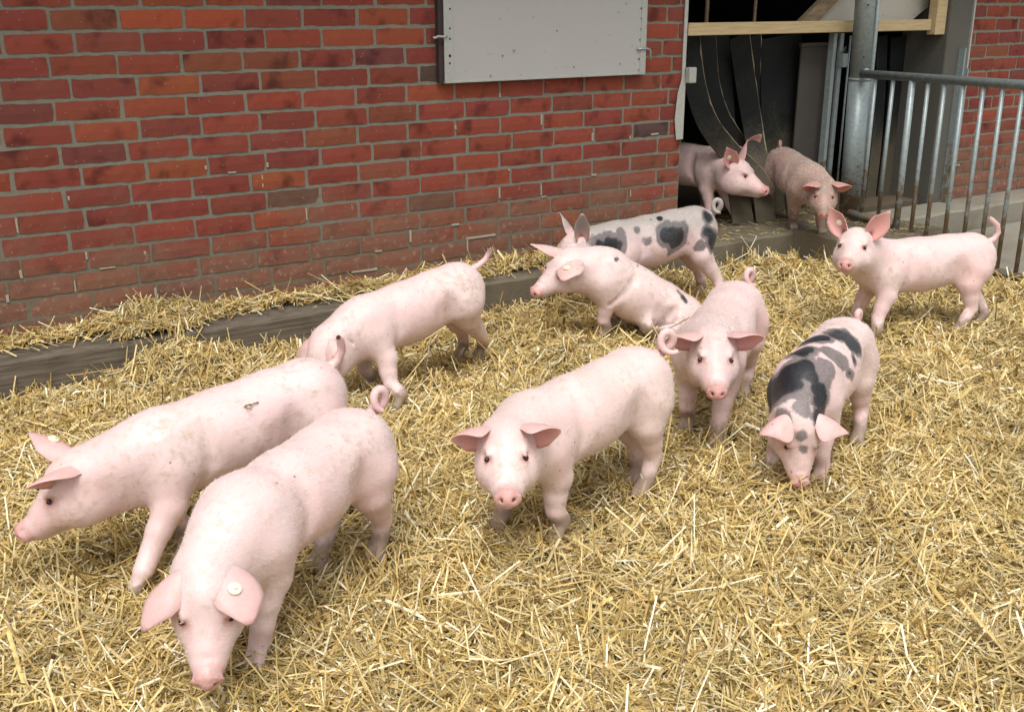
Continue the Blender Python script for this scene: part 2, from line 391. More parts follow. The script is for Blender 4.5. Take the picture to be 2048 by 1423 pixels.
# ------------------------------------------------------------------ ledge, threshold, floor
random.seed(21)
def rough_bar(x0, x1, y0, y1, z0, z1, step=.06, wob=.004, ch=.014):
    """bar along X with worn, uneven arrises; y0 = front"""
    n = max(2, int((x1 - x0) / step)); V = []; F = []
    ph = [random.uniform(0, 6) for _ in range(12)]
    for i in range(n + 1):
        x = x0 + (x1 - x0) * i / n
        prof = [(y1, z0), (y0, z0), (y0, z1 - ch), (y0 + ch, z1), ((y0 + y1) / 2, z1), (y1, z1)]
        for k, (y, z) in enumerate(prof):
            a = math.sin(x * 7 + ph[k]) * .4 + random.uniform(-.7, .7)
            b = math.sin(x * 11 + ph[k + 6]) * .4 + random.uniform(-.7, .7)
            w = wob if k in (2, 3) else wob * .35
            V.append((x, y + (a * w if k in (1, 2, 3) else 0), z + (b * w if k in (2, 3, 4) else 0)))
    m = 6
    for i in range(n):
        for k in range(m):
            k2 = (k + 1) % m; F.append((i * m + k, i * m + k2, (i + 1) * m + k2, (i + 1) * m + k))
    F.append(tuple(range(m))); F.append(tuple(n * m + k for k in range(m - 1, -1, -1)))
    return V, F
b = MB(); b.add(*rough_bar(-2.6, 1.32, LEDGE_Y, -.001, -.05, LEDGE - .004, .05, .006)); tag(b.build('timber_sill', MT['sill']), 'weathered grey timber beam along the foot of the brick wall', 'beam')
b = MB(); b.add(*rough_bar(1.325, 3.15, LEDGE_Y, -.001, -.05, LEDGE, .06, .004)); tag(b.build('kerb', MT['concrete']), kind='structure')
b = MB(); b.add(*rough_bar(3.155, 3.838, -.235, .06, -.05, LEDGE, .06, .005)); tag(b.build('threshold', MT['concrete']), kind='structure')
b = MB(); b.add(*rough_bar(3.843, 4.62, -.70, .06, -.05, LEDGE + .002, .06, .006)); tag(b.build('threshold_block', MT['concrete']), kind='structure')
b = MB(); b.add(*rough_bar(4.623, 9.0, -.27, -.001, -.05, LEDGE - .02, .1, .004)); tag(b.build('kerb', MT['yard']), kind='structure')
tag(MB().box((2.6, .063, -.04), (5.9, 4.2, LEDGE - .005)).build('barn_floor', MT['dirtfloor']), kind='structure')
# barn interior: dark room behind the doorway
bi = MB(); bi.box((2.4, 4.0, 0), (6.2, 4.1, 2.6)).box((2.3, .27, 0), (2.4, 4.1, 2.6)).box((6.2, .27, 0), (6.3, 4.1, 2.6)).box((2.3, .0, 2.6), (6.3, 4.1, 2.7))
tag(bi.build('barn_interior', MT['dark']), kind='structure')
lt = MB(); lt.box((3.16, .02, 2.05), (5.555, .26, 2.6)); tag(lt.build('added_shade_lintel', MT['pillar']), kind='structure')  # unseen wall over the door, added to keep the opening dark
ev_ = MB(); ev_.box((-3.2, -.65, 2.42), (9.0, .3, 2.5)); tag(ev_.build('added_shade_eaves', MT['oldwood']), kind='structure')  # unseen overhang, added to shade the doorway and the wall
up = MB(); up.box((-2.6, .02, 1.80), (3.155, .26, 2.6)).box((5.56, .02, 1.80), (8.4, .26, 2.6)); tag(up.build('upper_wall', MT['mortar']), kind='structure')

# ------------------------------------------------------------------ grey metal shutter on the wall
sx0, sx1, sz0, sz1 = 1.676, 2.852, 1.048, 1.76
sh = empty('metal_shutter', ((sx0 + sx1) / 2, -.02, sz0)); tag(sh, 'large flat grey sheet metal shutter hung on the brick wall', 'shutter')
def child(mb, name, mat, root, smooth=False):
    o = mb.build(name, mat, root, smooth); o.location = tuple(-np.array(root.location)); return o
child(MB().box((sx0 + .004, -.040, sz0 + .002), (sx1 - .004, -.030, sz1), .001), 'sheet', MT['panel'], sh)
child(MB().box((sx0, -.0435, sz0), (sx0 + .048, -.0385, sz1), .001), 'edge_strip', MT['strip'], sh)
child(MB().box((sx1 - .036, -.0435, sz0 + .004), (sx1, -.0385, sz1), .001), 'edge_strip', MT['strip'], sh)
child(MB().box((sx0, -.046, sz0 - .006), (sx1 - .002, -.030, sz0 + .003), .001), 'bottom_lip', MT['strip'], sh)
child(MB().box((sx0 - .022, -.030, sz0 - .004), (sx1 - .02, -.003, sz1)), 'backing_frame', MT['lip'], sh)
def rivet(x, z, r=.006): child(MB().tube([(x, -.0435, z), (x, -.0475, z)], [r, r * .6], 8), 'rivet', MT['screw'], sh)
for py in (18, 57, 78, 112, 127):
    p = at_y(900, py, -.044); rivet(p[0], p[2], .005 if py != 112 else .007)
for px, py in ((1283, 17), (1283, 37), (1282, 58), (1280, 80), (1278, 118), (1277, 140), (981, 152), (1148, 134), (1240, 128), (1005, 112), (1114, 62)):
    p = at_y(px, py, -.044); rivet(p[0], p[2], .0045 if py in (17, 118) else .0032)
p = at_y(887, 74, -.05); child(MB().tube([p + (.02, 0, .004), p, p + (-.03, -.005, .003), p + (-.05, -.01, -.004), p + (-.058, -.012, 0)], .0055, 8), 'hook', MT['strip'], sh, True)
p = at_y(1281, 98, -.05); child(MB().tube([p + (-.02, 0, 0), p + (.045, 0, 0), p + (.062, 0, -.006), p + (.066, 0, -.02), p + (.066, 0, -.055)], .0055, 8), 'hook', MT['galv'], sh, True)

# ------------------------------------------------------------------ doorway
ang = empty('steel_angle', (WALL_X1, 0, .6)); tag(ang, 'pale painted steel angle guarding the end of the long brick wall', 'angle iron')
child(MB().box((WALL_X1 - .022, -.008, .69), (WALL_X1 + .006, -.003, 2.05)).box((WALL_X1 + .0005, -.008, .69), (WALL_X1 + .006, .2, 2.05)), 'angle_flange', MT['whitesteel'], ang)
g = MB(); g.add([(WALL_X1 - .05, -.011, .93), (WALL_X1 - .022, -.011, 1.02), (WALL_X1 + .003, -.011, 1.02), (WALL_X1 + .003, -.011, .69), (WALL_X1 - .045, -.011, .69), (WALL_X1 - .062, -.011, .80)], [(0, 1, 2, 3, 4, 5)]); child(g, 'gusset', MT['whitesteel'], ang)
child(MB().box((WALL_X1 - .004, -.05, .985), (WALL_X1 + .045, -.013, 1.065), .004), 'hinge_block', MT['strip'], ang)
bm_ = empty('pine_beam', (4.2, .05, 1.21)); tag(bm_, 'pale new pine batten spanning the barn doorway', 'beam')
child(MB().box((3.163, .04, 1.222), (5.225, .085, 1.287), .003, .0008), 'beam_batten', MT['pine'], bm_)
tag(MB().box((5.23, .012, 1.195), (5.327, .075, 2.05), .003).build('pine_post', MT['pine']), 'short upright pine post at the right end of the pine batten', 'post')
pil = MB(); pil.box((5.33, -.012, LEDGE - .04), (5.552, .34, 2.05), .008); tag(pil.build('concrete_pillar', MT['pillar']), 'square grey concrete pillar between doorway and right brick wall', 'pillar')
tag(MB().box((5.553, -.02, .12), (5.566, .01, 2.05)).build('pillar_strip', MT['whitesteel']), 'thin pale strip along the right edge of the concrete pillar', 'strip')
ch = empty('steel_channel', (5.49, -.03, .12)); tag(ch, 'galvanised slotted channel bolted upright to the concrete pillar', 'channel')
child(MB().box((5.455, -.06, .13), (5.470, -.014, 1.11)).box((5.470, -.03, .13), (5.52, -.014, .98)), 'channel_web', MT['galv'], ch)
child(MB().box((5.515, -.055, .13), (5.525, -.014, .985)), 'channel_flange', MT['galv'], ch)
child(MB().tube([(5.44, -.07, .38), (5.53, -.07, .365)], .009, 8), 'bolt', MT['galv'], ch)
# upper opening: leaning pale board with its wooden edge, two hanging rods
lb = empty('leaning_board', (4.6, .45, 1.25)); tag(lb, 'pale board tilted above the pine batten inside the dark doorway', 'board')
def quad_at(pts, Y, th, name, mat, root):
    P = [at_y(px, py, Y) for px, py in pts]; n = len(P)
    V = P + [q + np.array([0, th, 0]) for q in P]; F = [tuple(range(n)), tuple(range(2 * n - 1, n - 1, -1))] + [(i, n + i, n + (i + 1) % n, (i + 1) % n) for i in range(n)]
    return child(MB().add(V, F), name, mat, root)
quad_at([(1618, 60), (1800, 60), (1905, -25), (1700, -25)], .16, .02, 'board_face', MT['paleboard'], lb)
quad_at([(1585, 60), (1620, 60), (1702, -25), (1668, -25)], .12, .035, 'edge_batten', MT['oldwood'], lb)
for px, wd in ((1412, .012), (1508, .010)):
    p0 = at_y(px, 50, .45); p1 = p0 + np.array([.01, 0, 1.3])
    tag(MB().tube([p0, p1], wd, 8).build('hanging_rod', MT['oldwood']), 'thin upright rod in the dark opening, %s one above the pine batten' % ('left' if px < 1450 else 'right'), 'rod')
# grey inner sheet and channel posts
gs = empty('sheet_leaf', (4.38, .2, LEDGE)); tag(gs, 'dull grey-brown sheet door leaf behind the big galvanised post', 'door leaf')
child(MB().box((4.24, .19, .30), (4.50, .20, 1.135)), 'leaf_sheet', MT['greyboard'], gs)
child(MB().box((4.23, .183, 1.137), (4.50, .203, 1.16)), 'leaf_rail', MT['greyboard'], gs)
cp = empty('channel_post', (4.45, .1, LEDGE)); tag(cp, 'pair of upright galvanised channels left of the big post', 'post')
for a, c in ((4.405, 4.432), (4.462, 4.492)):
    child(MB().box((a, .095, LEDGE), (c, .10, 1.215)).box((a, .1005, LEDGE), (a + .004, .135, 1.215)), 'channel', MT['galv'], cp)
child(MB().box((4.436, .108, LEDGE), (4.459, .112, 1.2)), 'dark_web', MT['lip'], cp)
child(MB().box((4.452, .05, 1.02), (4.495, .09, 1.10), .004), 'latch_box', MT['galv'], cp)
child(MB().tube([(4.455, .07, 1.10), (4.475, .06, 1.135), (4.49, .07, 1.105)], .008, 6), 'latch_hasp', MT['screw'], cp)
child(MB().tube([(4.508, .06, LEDGE), (4.508, .06, 1.2)], .006, 8), 'bolt_rod', MT['galv'], cp, True)

# ------------------------------------------------------------------ hanging rubber flaps
def flap(label, pts, width, wdir, th=.010, edges=(1,), taper=None):
    """pts: centre line from top to bottom (m); wdir: width direction"""
    pts = [np.array(q, float) for q in pts]
    # resample smoothly
    P = np.array(pts); t = np.linspace(0, 1, len(P)); tt = np.linspace(0, 1, 22)
    def cr(a):
        out = []
        for q in tt:
            s = q * (len(P) - 1); i = min(int(s), len(P) - 2); u = s - i
            p0, p1, p2, p3 = a[max(i - 1, 0)], a[i], a[i + 1], a[min(i + 2, len(P) - 1)]
            out.append(.5 * ((2 * p1) + (-p0 + p2) * u + (2 * p0 - 5 * p1 + 4 * p2 - p3) * u * u + (-p0 + 3 * p1 - 3 * p2 + p3) * u ** 3))
        return np.array(out)
    C = cr(P); w = np.array(wdir, float); w /= np.linalg.norm(w)
    root = empty('rubber_flap', tuple(C[-1])); tag(root, label, 'flap', 'rubber flaps hanging in the barn doorway')
    V = []; F = []; L = []; Rr = []
    for i, c in enumerate(C):
        tn = C[min(i + 1, 21)] - C[max(i - 1, 0)]; tn /= np.linalg.norm(tn); ww = w - tn * (w @ tn); ww /= np.linalg.norm(ww); nn = np.cross(tn, ww)
        wd = width if taper is None else width * np.interp(tt[i], *taper)
        a, b_ = c - ww * wd / 2, c + ww * wd / 2; L.append(a); Rr.append(b_)
        V += [a - nn * th / 2, b_ - nn * th / 2, b_ + nn * th / 2, a + nn * th / 2]
    for i in range(21):
        for k in range(4):
            k2 = (k + 1) % 4; F.append((i * 4 + k, i * 4 + k2, i * 4 + 4 + k2, i * 4 + 4 + k))
    F += [(0, 1, 2, 3), (87, 86, 85, 84)]
    child(MB().add(V, F), 'strip', MT['rubber'], root)
    for e in edges:
        E_ = [q + np.array([random.uniform(-.002, .002) for _ in range(3)]) for q in (Rr if e > 0 else L)]
        child(MB().tube(E_, [random.uniform(.003, .006) for _ in E_], 5), 'frayed_edge', MT['rubberedge'], root)
    return root
def pl(*q): return [at_y(px, py, Y) for px, py, Y in q]
flap('curled rubber flap ending in a point over the pig at the wall corner', pl((1378, 72, .16), (1388, 160, .16), (1412, 240, .16), (1455, 300, .155), (1500, 342, .10), (1545, 386, .01)), .12, (.8, -.3, .5), edges=(1,), taper=([0, .85, 1], [1, 1, .25]))
flap('second curled rubber flap just behind the one ending in a point', pl((1412, 72, .24), (1420, 170, .25), (1442, 240, .28), (1475, 290, .33), (1500, 320, .36)), .12, (.8, -.2, .4), edges=(1,))
flap('narrow straight rubber flap with frayed edges reaching the threshold', pl((1478, 72, .20), (1490, 160, .24), (1506, 260, .25), (1520, 350, .12), (1532, 446, .05)), .125, (1, -.3, .1), edges=(1,))
flap('thin rubber flap with one pale edge behind the straight flap', pl((1508, 72, .26), (1507, 160, .28), (1514, 260, .29), (1526, 330, .29)), .10, (1, -.1, .1), edges=(1,))
flap('short dark flap hanging straight below the left end of the pine batten', pl((1440, 72, .30), (1446, 150, .30), (1452, 230, .31), (1458, 300, .32)), .13, (1, 0, 0), edges=())
flap('dirty flap end standing on the threshold beside the straight flap', pl((1470, 300, .26), (1474, 350, .25), (1480, 400, .16), (1486, 448, .10)), .15, (1, -.1, 0), edges=(1,))
flap('wide dark rubber flap filling the middle of the doorway', pl((1562, 72, .27), (1562, 180, .27), (1563, 290, .27), (1565, 420, .27)), .34, (1, 0, 0), edges=())
flap('dark rubber flap seen between the first railing bars', pl((1764, 72, .30), (1760, 180, .30), (1752, 290, .30), (1740, 395, .30)), .10, (1, 0, 0), edges=())
flap('broad dark rubber flap behind the thick railing bar', pl((1812, 72, .30), (1806, 180, .30), (1796, 290, .30), (1784, 388, .30)), .30, (1, 0, 0), edges=())
flap('black rubber flap hanging beside the concrete pillar', pl((1852, 72, .42), (1846, 180, .42), (1836, 290, .42), (1822, 385, .42)), .22, (1, 0, 0), edges=(-1,))

# ------------------------------------------------------------------ galvanised post and railing
GX = 4.37
gp = empty('galvanised_post', (4.43, -.1, LEDGE)); tag(gp, 'thick galvanised steel post at the doorway with rusty foot', 'post')
child(MB().tube([(4.455, -.1, LEDGE), (4.43, -.1, .965)], .062, 20), 'lower_tube', MT['galv'], gp, True)
child(MB().tube([(4.43, -.1, .96), (4.39, -.1, 2.1)], .0575, 20), 'upper_tube', MT['galv'], gp, True)
child(MB().tube([(4.43, -.1, .955), (4.43, -.1, .97)], .0645, 20), 'collar', MT['galv'], gp, True)
child(MB().tube([(4.39, -.17, 1.005), (4.375, -.19, 1.01)], .02, 10), 'gate_hinge', MT['galv'], gp)
for zz, yy in ((1.375, -.155), (1.09, -.16), (.33, -.16)): child(MB().tube([(4.375, yy, zz), (4.362, yy - .012, zz)], .006, 6), 'bolt', MT['screw'], gp)
tag(MB().tube([(4.50, -.13, LEDGE), (4.485, -.13, 2.1)], .013, 10).build('thin_upright_pipe', MT['galv'], None, True), 'thin upright pipe just right of the thick galvanised post', 'pipe')
ga = empty('railing_gate', (GX, -.8, 0)); tag(ga, 'galvanised tube railing with upright bars on the right', 'railing')
ZT = at_x(1725, 148, GX)[2]
child(MB().tube([(GX, -.165, ZT), (GX, -2.9, ZT - .005)], .0245, 14), 'top_rail', MT['galvrail'], ga, True)
yb = [at_x(px, 175, GX)[1] for px in (1749, 1784.5, 1823, 1855, 1888, 1927, 1967, 2006, 2046)]
d_ = (yb[-1] - yb[-3]) / 2
while yb[-1] > -2.8: yb.append(yb[-1] + d_)
child(MB().tube([(GX, -.17, .185), (GX, yb[2] + .02, .178)], .026, 12), 'bottom_rail', MT['galvrail'], ga, True)
child(MB().tube([(GX, yb[2] - .01, .028), (GX, -2.9, .03)], .024, 12), 'bottom_rail', MT['galvrail'], ga, True)
for i, y in enumerate(yb):
    thick = i == 2
    z0 = .185 if i < 2 else 0.0
    child(MB().tube([(GX + random.uniform(-.003, .003), y, z0), (GX, y + random.uniform(-.003, .003), ZT)], .0185 if thick else .0115, 12), 'thick_bar' if thick else 'bar', MT['galv'], ga, True)

# ------------------------------------------------------------------ crumbs of pale mortar and straw stuck in the joints
cr = MB()
for px, py, l, hz in [(34, 452, .055, 0), (525, 362, .05, 0), (613, 428, .05, 0), (173, 511, .03, 0), (42, 548, .03, 0), (15, 597, .03, 0), (150, 572, .045, 0), (312, 588, .05, 0), (163, 640, .04, 0), (999, 386, .05, 0), (1083, 380, .05, 0), (821, 472, .055, 0), (935, 490, .06, 0),
                      (1185, 274, .04, 0), (1261, 386, .04, 0), (1083, 240, .05, 0), (962, 473, .17, 1), (1088, 393, .03, 1), (911, 449, .04, 1), (464, 345, .035, 1), (757, 502, .035, 1), (729, 541, .13, 1), (1310, 268, .05, 1), (215, 536, .06, 1), (1018, 340, .01, 0), (1188, 350, .03, 1), (290, 505, .012, 0), (1000, 190, .02, 0), (911, 255, .02, 0), (137, 396, .015, 0), (412, 335, .015, 0), (535, 330, .02, 0), (1260, 275, .02, 0)]:
    p = at_y(px, py, 0.0); w = random.uniform(.0025, .005); a, c = ((l / 2, w) if hz else (w, l / 2))
    j = [random.uniform(-.002, .002) for _ in range(8)]
    cr.add([(p[0] - a, -.0015, p[2] - c + j[0]), (p[0] + a, -.0015, p[2] - c + j[1]), (p[0] + a + j[2], -.0015, p[2] + c + j[3]), (p[0] - a + j[4], -.0015, p[2] + c), (p[0] - a, .008, p[2] - c), (p[0] + a, .008, p[2] - c), (p[0] + a, .008, p[2] + c), (p[0] - a, .008, p[2] + c)],
           [(0, 1, 2, 3), (0, 4, 5, 1), (1, 5, 6, 2), (2, 6, 7, 3), (3, 7, 4, 0)])
tag(cr.build('mortar_crumbs', MT['crumb']), 'pale crumbs of mortar and chaff in the wall joints', 'crumbs', kind='stuff')

# ------------------------------------------------------------------ pigs: one continuous surface each, grown from blended volumes
def Rz(a): c, s = math.cos(a), math.sin(a); return np.array([[c, -s, 0], [s, c, 0], [0, 0, 1.]])
def Ry(a): c, s = math.cos(a), math.sin(a); return np.array([[c, 0, -s], [0, 1., 0], [s, 0, c]])
class Field:
    def __init__(s, lo, hi, h):
        s.h = h; s.lo = np.array(lo); n = np.ceil((np.array(hi) - s.lo) / h).astype(int) + 1; s.n = n
        s.ax = [(s.lo[i] + h * np.arange(n[i])).astype(np.float32) for i in range(3)]
        s.D = np.full(n, 1.0, np.float32)
    def sl(s, lo, hi):
        a = np.clip(np.floor((lo - s.lo) / s.h).astype(int), 0, s.n); b = np.clip(np.ceil((hi - s.lo) / s.h).astype(int) + 1, 0, s.n)
        return tuple(slice(int(a[i]), int(b[i])) for i in range(3))
    def comb(s, q, d, k, sub=False):
        A = s.D[q]
        if sub:
            d = -d; hh = np.maximum(k - np.abs(A - d), 0) / k; s.D[q] = np.maximum(A, d) + hh * hh * k * .25
        else:
            hh = np.maximum(k - np.abs(A - d), 0) / k; s.D[q] = np.minimum(A, d) - hh * hh * k * .25
    def ell(s, c, r, R=np.eye(3), k=.03, sub=False):
        c = np.array(c, float); r = np.array(r, float); e = np.sqrt((R ** 2) @ (r ** 2)) + k + 3 * s.h
        q = s.sl(c - e, c + e); X = [s.ax[i][q[i]] - np.float32(c[i]) for i in range(3)]
        x, y, z = X[0][:, None, None], X[1][None, :, None], X[2][None, None, :]
        l = [(R[0, i] * x + R[1, i] * y + R[2, i] * z) / r[i] for i in range(3)]
        k0 = np.sqrt(l[0] ** 2 + l[1] ** 2 + l[2] ** 2) + 1e-6
        k1 = np.sqrt((l[0] / r[0]) ** 2 + (l[1] / r[1]) ** 2 + (l[2] / r[2]) ** 2) + 1e-6
        s.comb(q, (k0 * (k0 - 1) / k1).astype(np.float32), k, sub)
    def cone(s, a, b, ra, rb, k=.03, sub=False):
        a = np.array(a, float); b = np.array(b, float); m = max(ra, rb) + k + 3 * s.h
        q = s.sl(np.minimum(a, b) - m, np.maximum(a, b) + m)
        x = (s.ax[0][q[0]] - np.float32(a[0]))[:, None, None]; y = (s.ax[1][q[1]] - np.float32(a[1]))[None, :, None]; z = (s.ax[2][q[2]] - np.float32(a[2]))[None, None, :]
        d = b - a; L2 = d @ d + 1e-9; t = np.clip((x * d[0] + y * d[1] + z * d[2]) / L2, 0, 1)
        dist = np.sqrt((x - t * d[0]) ** 2 + (y - t * d[1]) ** 2 + (z - t * d[2]) ** 2) - (ra + (rb - ra) * t)
        s.comb(q, dist.astype(np.float32), k, sub)
    def mesh(s):
        D = s.D; ins = D < 0
        sm = np.zeros(np.array(D.shape) - 1, np.int8); offs = [(i, j, k) for i in (0, 1) for j in (0, 1) for k in (0, 1)]
        S = lambda A, o: A[o[0]:A.shape[0] - 1 + o[0], o[1]:A.shape[1] - 1 + o[1], o[2]:A.shape[2] - 1 + o[2]]
        for o in offs: sm += S(ins, o)
        act = (sm > 0) & (sm < 8); I = np.argwhere(act); idx = np.full(act.shape, -1, np.int32); idx[act] = np.arange(len(I))
        val = {o: D[I[:, 0] + o[0], I[:, 1] + o[1], I[:, 2] + o[2]] for o in offs}
        acc = np.zeros((len(I), 3)); cnt = np.zeros(len(I))
        for o in offs:
            for ax in range(3):
                if o[ax]: continue
                o2 = list(o); o2[ax] = 1; o2 = tuple(o2); a, b = val[o], val[o2]; c = (a < 0) != (b < 0); t = np.where(c, a / np.where(c, a - b, 1), 0)
                P = np.tile(np.array(o, float), (len(I), 1)); P[:, ax] = t; acc += P * c[:, None]; cnt += c
        V = s.lo + s.h * (I + acc / cnt[:, None]); Q = []
        for ax in range(3):
            u, v = (ax + 1) % 3, (ax + 2) % 3; sa = [slice(None)] * 3; sb = [slice(None)] * 3; sa[ax] = slice(0, -1); sb[ax] = slice(1, None)
            A, B = ins[tuple(sa)], ins[tuple(sb)]; E = np.argwhere(A != B); E = E[(E[:, u] > 0) & (E[:, v] > 0) & (E[:, u] < D.shape[u] - 1) & (E[:, v] < D.shape[v] - 1)]
            f = []
            for du, dv in ((-1, -1), (0, -1), (0, 0), (-1, 0)):
                T = E.copy(); T[:, u] += du; T[:, v] += dv; f.append(idx[T[:, 0], T[:, 1], T[:, 2]])
            f = np.stack(f, 1); fl = ~A[E[:, 0], E[:, 1], E[:, 2]]; f[fl] = f[fl][:, ::-1]; Q.append(f)
        Q = np.concatenate(Q); Q = Q[(Q >= 0).all(1)]
        for lam in (.5, -.2, .5):
            sV = np.zeros_like(V); n = np.zeros(len(V))
            for i in range(4):
                for j in ((i + 1) % 4, (i + 3) % 4):
                    for ax in range(3): sV[:, ax] += np.bincount(Q[:, i], V[Q[:, j], ax], len(V))
                    n += np.bincount(Q[:, i], minlength=len(V))
            V = V + lam * (sV / np.maximum(n, 1)[:, None] - V)
        return V, Q

def sheet(C, W, N, width, cup, th, nu=9, fold=None):
    """thin curved leaf: C centre line (m,3), W width directions, N inner normals, width/cup/th per station"""
    m = len(C); us = np.linspace(-1, 1, nu); V = []; inner = []
    for side in (1, -1):
        for i in range(m):
            for u in us:
                e = 1 - abs(u) ** 3
                V.append(C[i] + W[i] * width[i] * u * (1 - .18 * cup[i] * u * u) + N[i] * (cup[i] * width[i] * (u * u - .35) + (0 if fold is None else fold[i] * width[i] * max(0, u * fold[-1] / abs(fold[-1] or 1)) ** 2) + side * th[i] * (.25 + .75 * e) * .5)); inner.append(side > 0)
    F = []; g = lambda s, i, k: s * m * nu + i * nu + k
    for i in range(m - 1):
        for k in range(nu - 1):
            F.append((g(0, i, k), g(0, i, k + 1), g(0, i + 1, k + 1), g(0, i + 1, k)))
            F.append((g(1, i, k + 1), g(1, i, k), g(1, i + 1, k), g(1, i + 1, k + 1)))
        for k in (0, nu - 1):
            q = (g(0, i, k), g(1, i, k), g(1, i + 1, k), g(0, i + 1, k)); F.append(q if k == nu - 1 else q[::-1])
    for k in range(nu - 1): F.append((g(0, m - 1, k), g(0, m - 1, k + 1), g(1, m - 1, k + 1), g(1, m - 1, k)))
    return np.array(V), np.array(F), np.array(inner)
def nrm(v): v = np.array(v, float); return v / (np.linalg.norm(v) + 1e-9)

SKIN = {}; FEET = []
def pig(name, label, cfg):
    g = dict(phi=0, dz=0, floor=0., ny=0, np=0, hy=0, hp=0, s=.92, hs=1.06, feet={}, h=.0062, spots=[], wash=0., earL={}, earR={}, tail={}, tint=(1, 1, 1), dirt=0., fat=1.0, rz=1.0, sit=False, group='young pigs in the straw pen')
    g.update(cfg); s = g['s']; d2r = math.radians; psi = d2r(g['psi']); fat = g['fat']
    A = Ry(d2r(g['phi'])); T0 = np.array([0, 0, .342 * s + g['dz']])
    Hd = Rz(d2r(g['ny'])) @ Ry(d2r(g['np'])) @ np.array([1., 0, 0]); NB = np.array([.25, 0, .02]); Hc = NB + .17 * Hd
    HR = Rz(d2r(g['hy'])) @ Ry(d2r(g['hp'])) ; HW = A @ HR; hs = g['hs'] * s
    T = lambda v: T0 + s * (A @ np.array(v, float)); H0 = T(Hc); HX = np.array([.80, 1, 1.]); HO = np.array([.01, 0, 0]); Hm = lambda v: H0 + hs * (HW @ (np.array(v, float) * HX + HO))
    R0 = Rz(-psi)
    fl = Field((-.62 * s, -.40 * s, -.05), (.86 * s, .40 * s, .86 * s), g['h'])
    k = .05 * s
    # trunk
    for c, r in (((-.250, 0, -.002), (.113, .103 * fat, .107)), ((-.14, 0, -.012), (.2, .110 * fat, .117)), ((.01, 0, -.030), (.23, .121 * fat, .129)), ((.13, 0, -.034), (.18, .112 * fat, .125)), ((.215, 0, -.028), (.115, .098, .110))):
        fl.ell(T(c), s * np.array(r) * np.array([1, 1, g['rz']]), A, .016 * s)
    # neck
    for a, b, ra, rb in (((.19, 0, -.006), Hc + HR @ np.array([-.04, 0, .0]), .100, .080), ((.20, 0, -.055), Hc + HR @ np.array([-.006, 0, -.050]), .092, .070)):
        fl.cone(T(a), T(b), ra * s, rb * s, .03 * s)
    # legs
    feet = {}
    for nm, sx, sy in (('fl', 1, 1), ('fr', 1, -1), ('hl', -1, 1), ('hr', -1, -1)):
        sh_ = T((.200, sy * .070, -.06)) if sx > 0 else T((-.245, sy * .068, -.06))
        if nm in g['feet']:
            w = g['feet'][nm]; w = at_z(*w, g['floor'])[:2] if len(w) == 2 else np.array(w[:2]); q = R0[:2, :2] @ (w - np.array(g['pos'])); F_ = np.array([q[0], q[1], 0.])
        else: F_ = np.array([(.225 if sx > 0 else -.29) * s, sy * .09 * s, 0.])
        feet[nm] = F_; v = F_ - sh_
        if sx > 0:
            fl.ell(T((.195, sy * .060, -.034)), s * np.array([.075, .044, .100]), A, .020 * s)
            el = sh_ + v * .30 + np.array([-.020, sy * .002, 0]) * s; fo = sh_ + v * .50 + np.array([-.006, 0, 0]) * s; kn = sh_ + v * .67 + np.array([.002, 0, 0]) * s; fe = F_ + np.array([-.008 * s, 0, .052 * s])
            ch_ = ((sh_, .053), (el, .042), (fo, .0335), (kn, .0285), (fe, .0275))
        elif not g['sit']:
            fl.ell(T((-.240, sy * .050, -.022)), s * np.array([.102, .054 * fat, .100]), A, .035 * s)
            st = sh_ + v * .20 + np.array([.016, sy * .002, 0]) * s; gk = sh_ + v * .42 + np.array([-.012, 0, 0]) * s; hk = sh_ + v * .60 + np.array([-.034, 0, 0]) * s; fe = F_ + np.array([-.016 * s, 0, .052 * s])
            ch_ = ((sh_, .064), (st, .053), (gk, .038), (hk, .0275), (fe, .0245))
        else:
            fl.ell(T((-.22, sy * .08, -.06)), s * np.array([.13, .07, .12]), A, .04 * s)
            st = T((-.10, sy * .095, -.10)); hk = np.array([F_[0] - .13 * s, F_[1], .032 * s]); fe = F_ + np.array([-.03 * s, 0, .022 * s])
            ch_ = ((sh_, .070), (st, .052), (hk, .030), (fe, .024))
        for qi, ((a, ra), (b, rb)) in enumerate(zip(ch_[:-1], ch_[1:])): fl.cone(a, b, ra * s, rb * s, (.045, .014, .008, .006)[qi] * s)
        for ty in (-1, 1): fl.cone(fe, F_ + np.array([.020 * s, ty * .0125 * s, .010 * s]), .0215 * s, .0155 * s, .006 * s)
        fl.cone(F_ + np.array([.045 * s, 0, .0]), F_ + np.array([.025 * s, 0, .03 * s]), .0035, .003, .006, True)
    for sy in (1, -1):      # hollow of the flank, crease behind the elbow
        fl.ell(T((-.125, sy * .126, -.055)), s * np.array([.050, .022, .060]), A, .03 * s, True)
        fl.cone(T((.105, sy * .122, -.04)), T((.125, sy * .098, -.125)), .006 * s, .008 * s, .02 * s, True)
    for sy in (1, -1):      # groove behind the shoulder blade, fold before the thigh
        fl.cone(T((.095, sy * .098, .055)), T((.100, sy * .132, -.05)), .010 * s, .013 * s, .035 * s, True)
        fl.cone(T((-.150, sy * .118, .02)), T((-.135, sy * .100, -.125)), .008 * s, .014 * s, .03 * s, True)
    # head
    He = lambda c, r, kk=.02, sub=False: fl.ell(Hm(c), hs * np.array(r) * np.array([.86, 1, 1]), HW, kk * hs, sub)
    Hk = lambda a, b, ra, rb, kk=.02, sub=False: fl.cone(Hm(a), Hm(b), ra * hs, rb * hs, kk * hs, sub)
    He((-.012, 0, .006), (.082, .060, .068), .02)
    for sy in (1, -1): He((-.004, sy * .036, -.044), (.092, .041, .052), .025)
    Hk((.02, 0, .002), (.115, 0, -.030), .054, .036, .02)
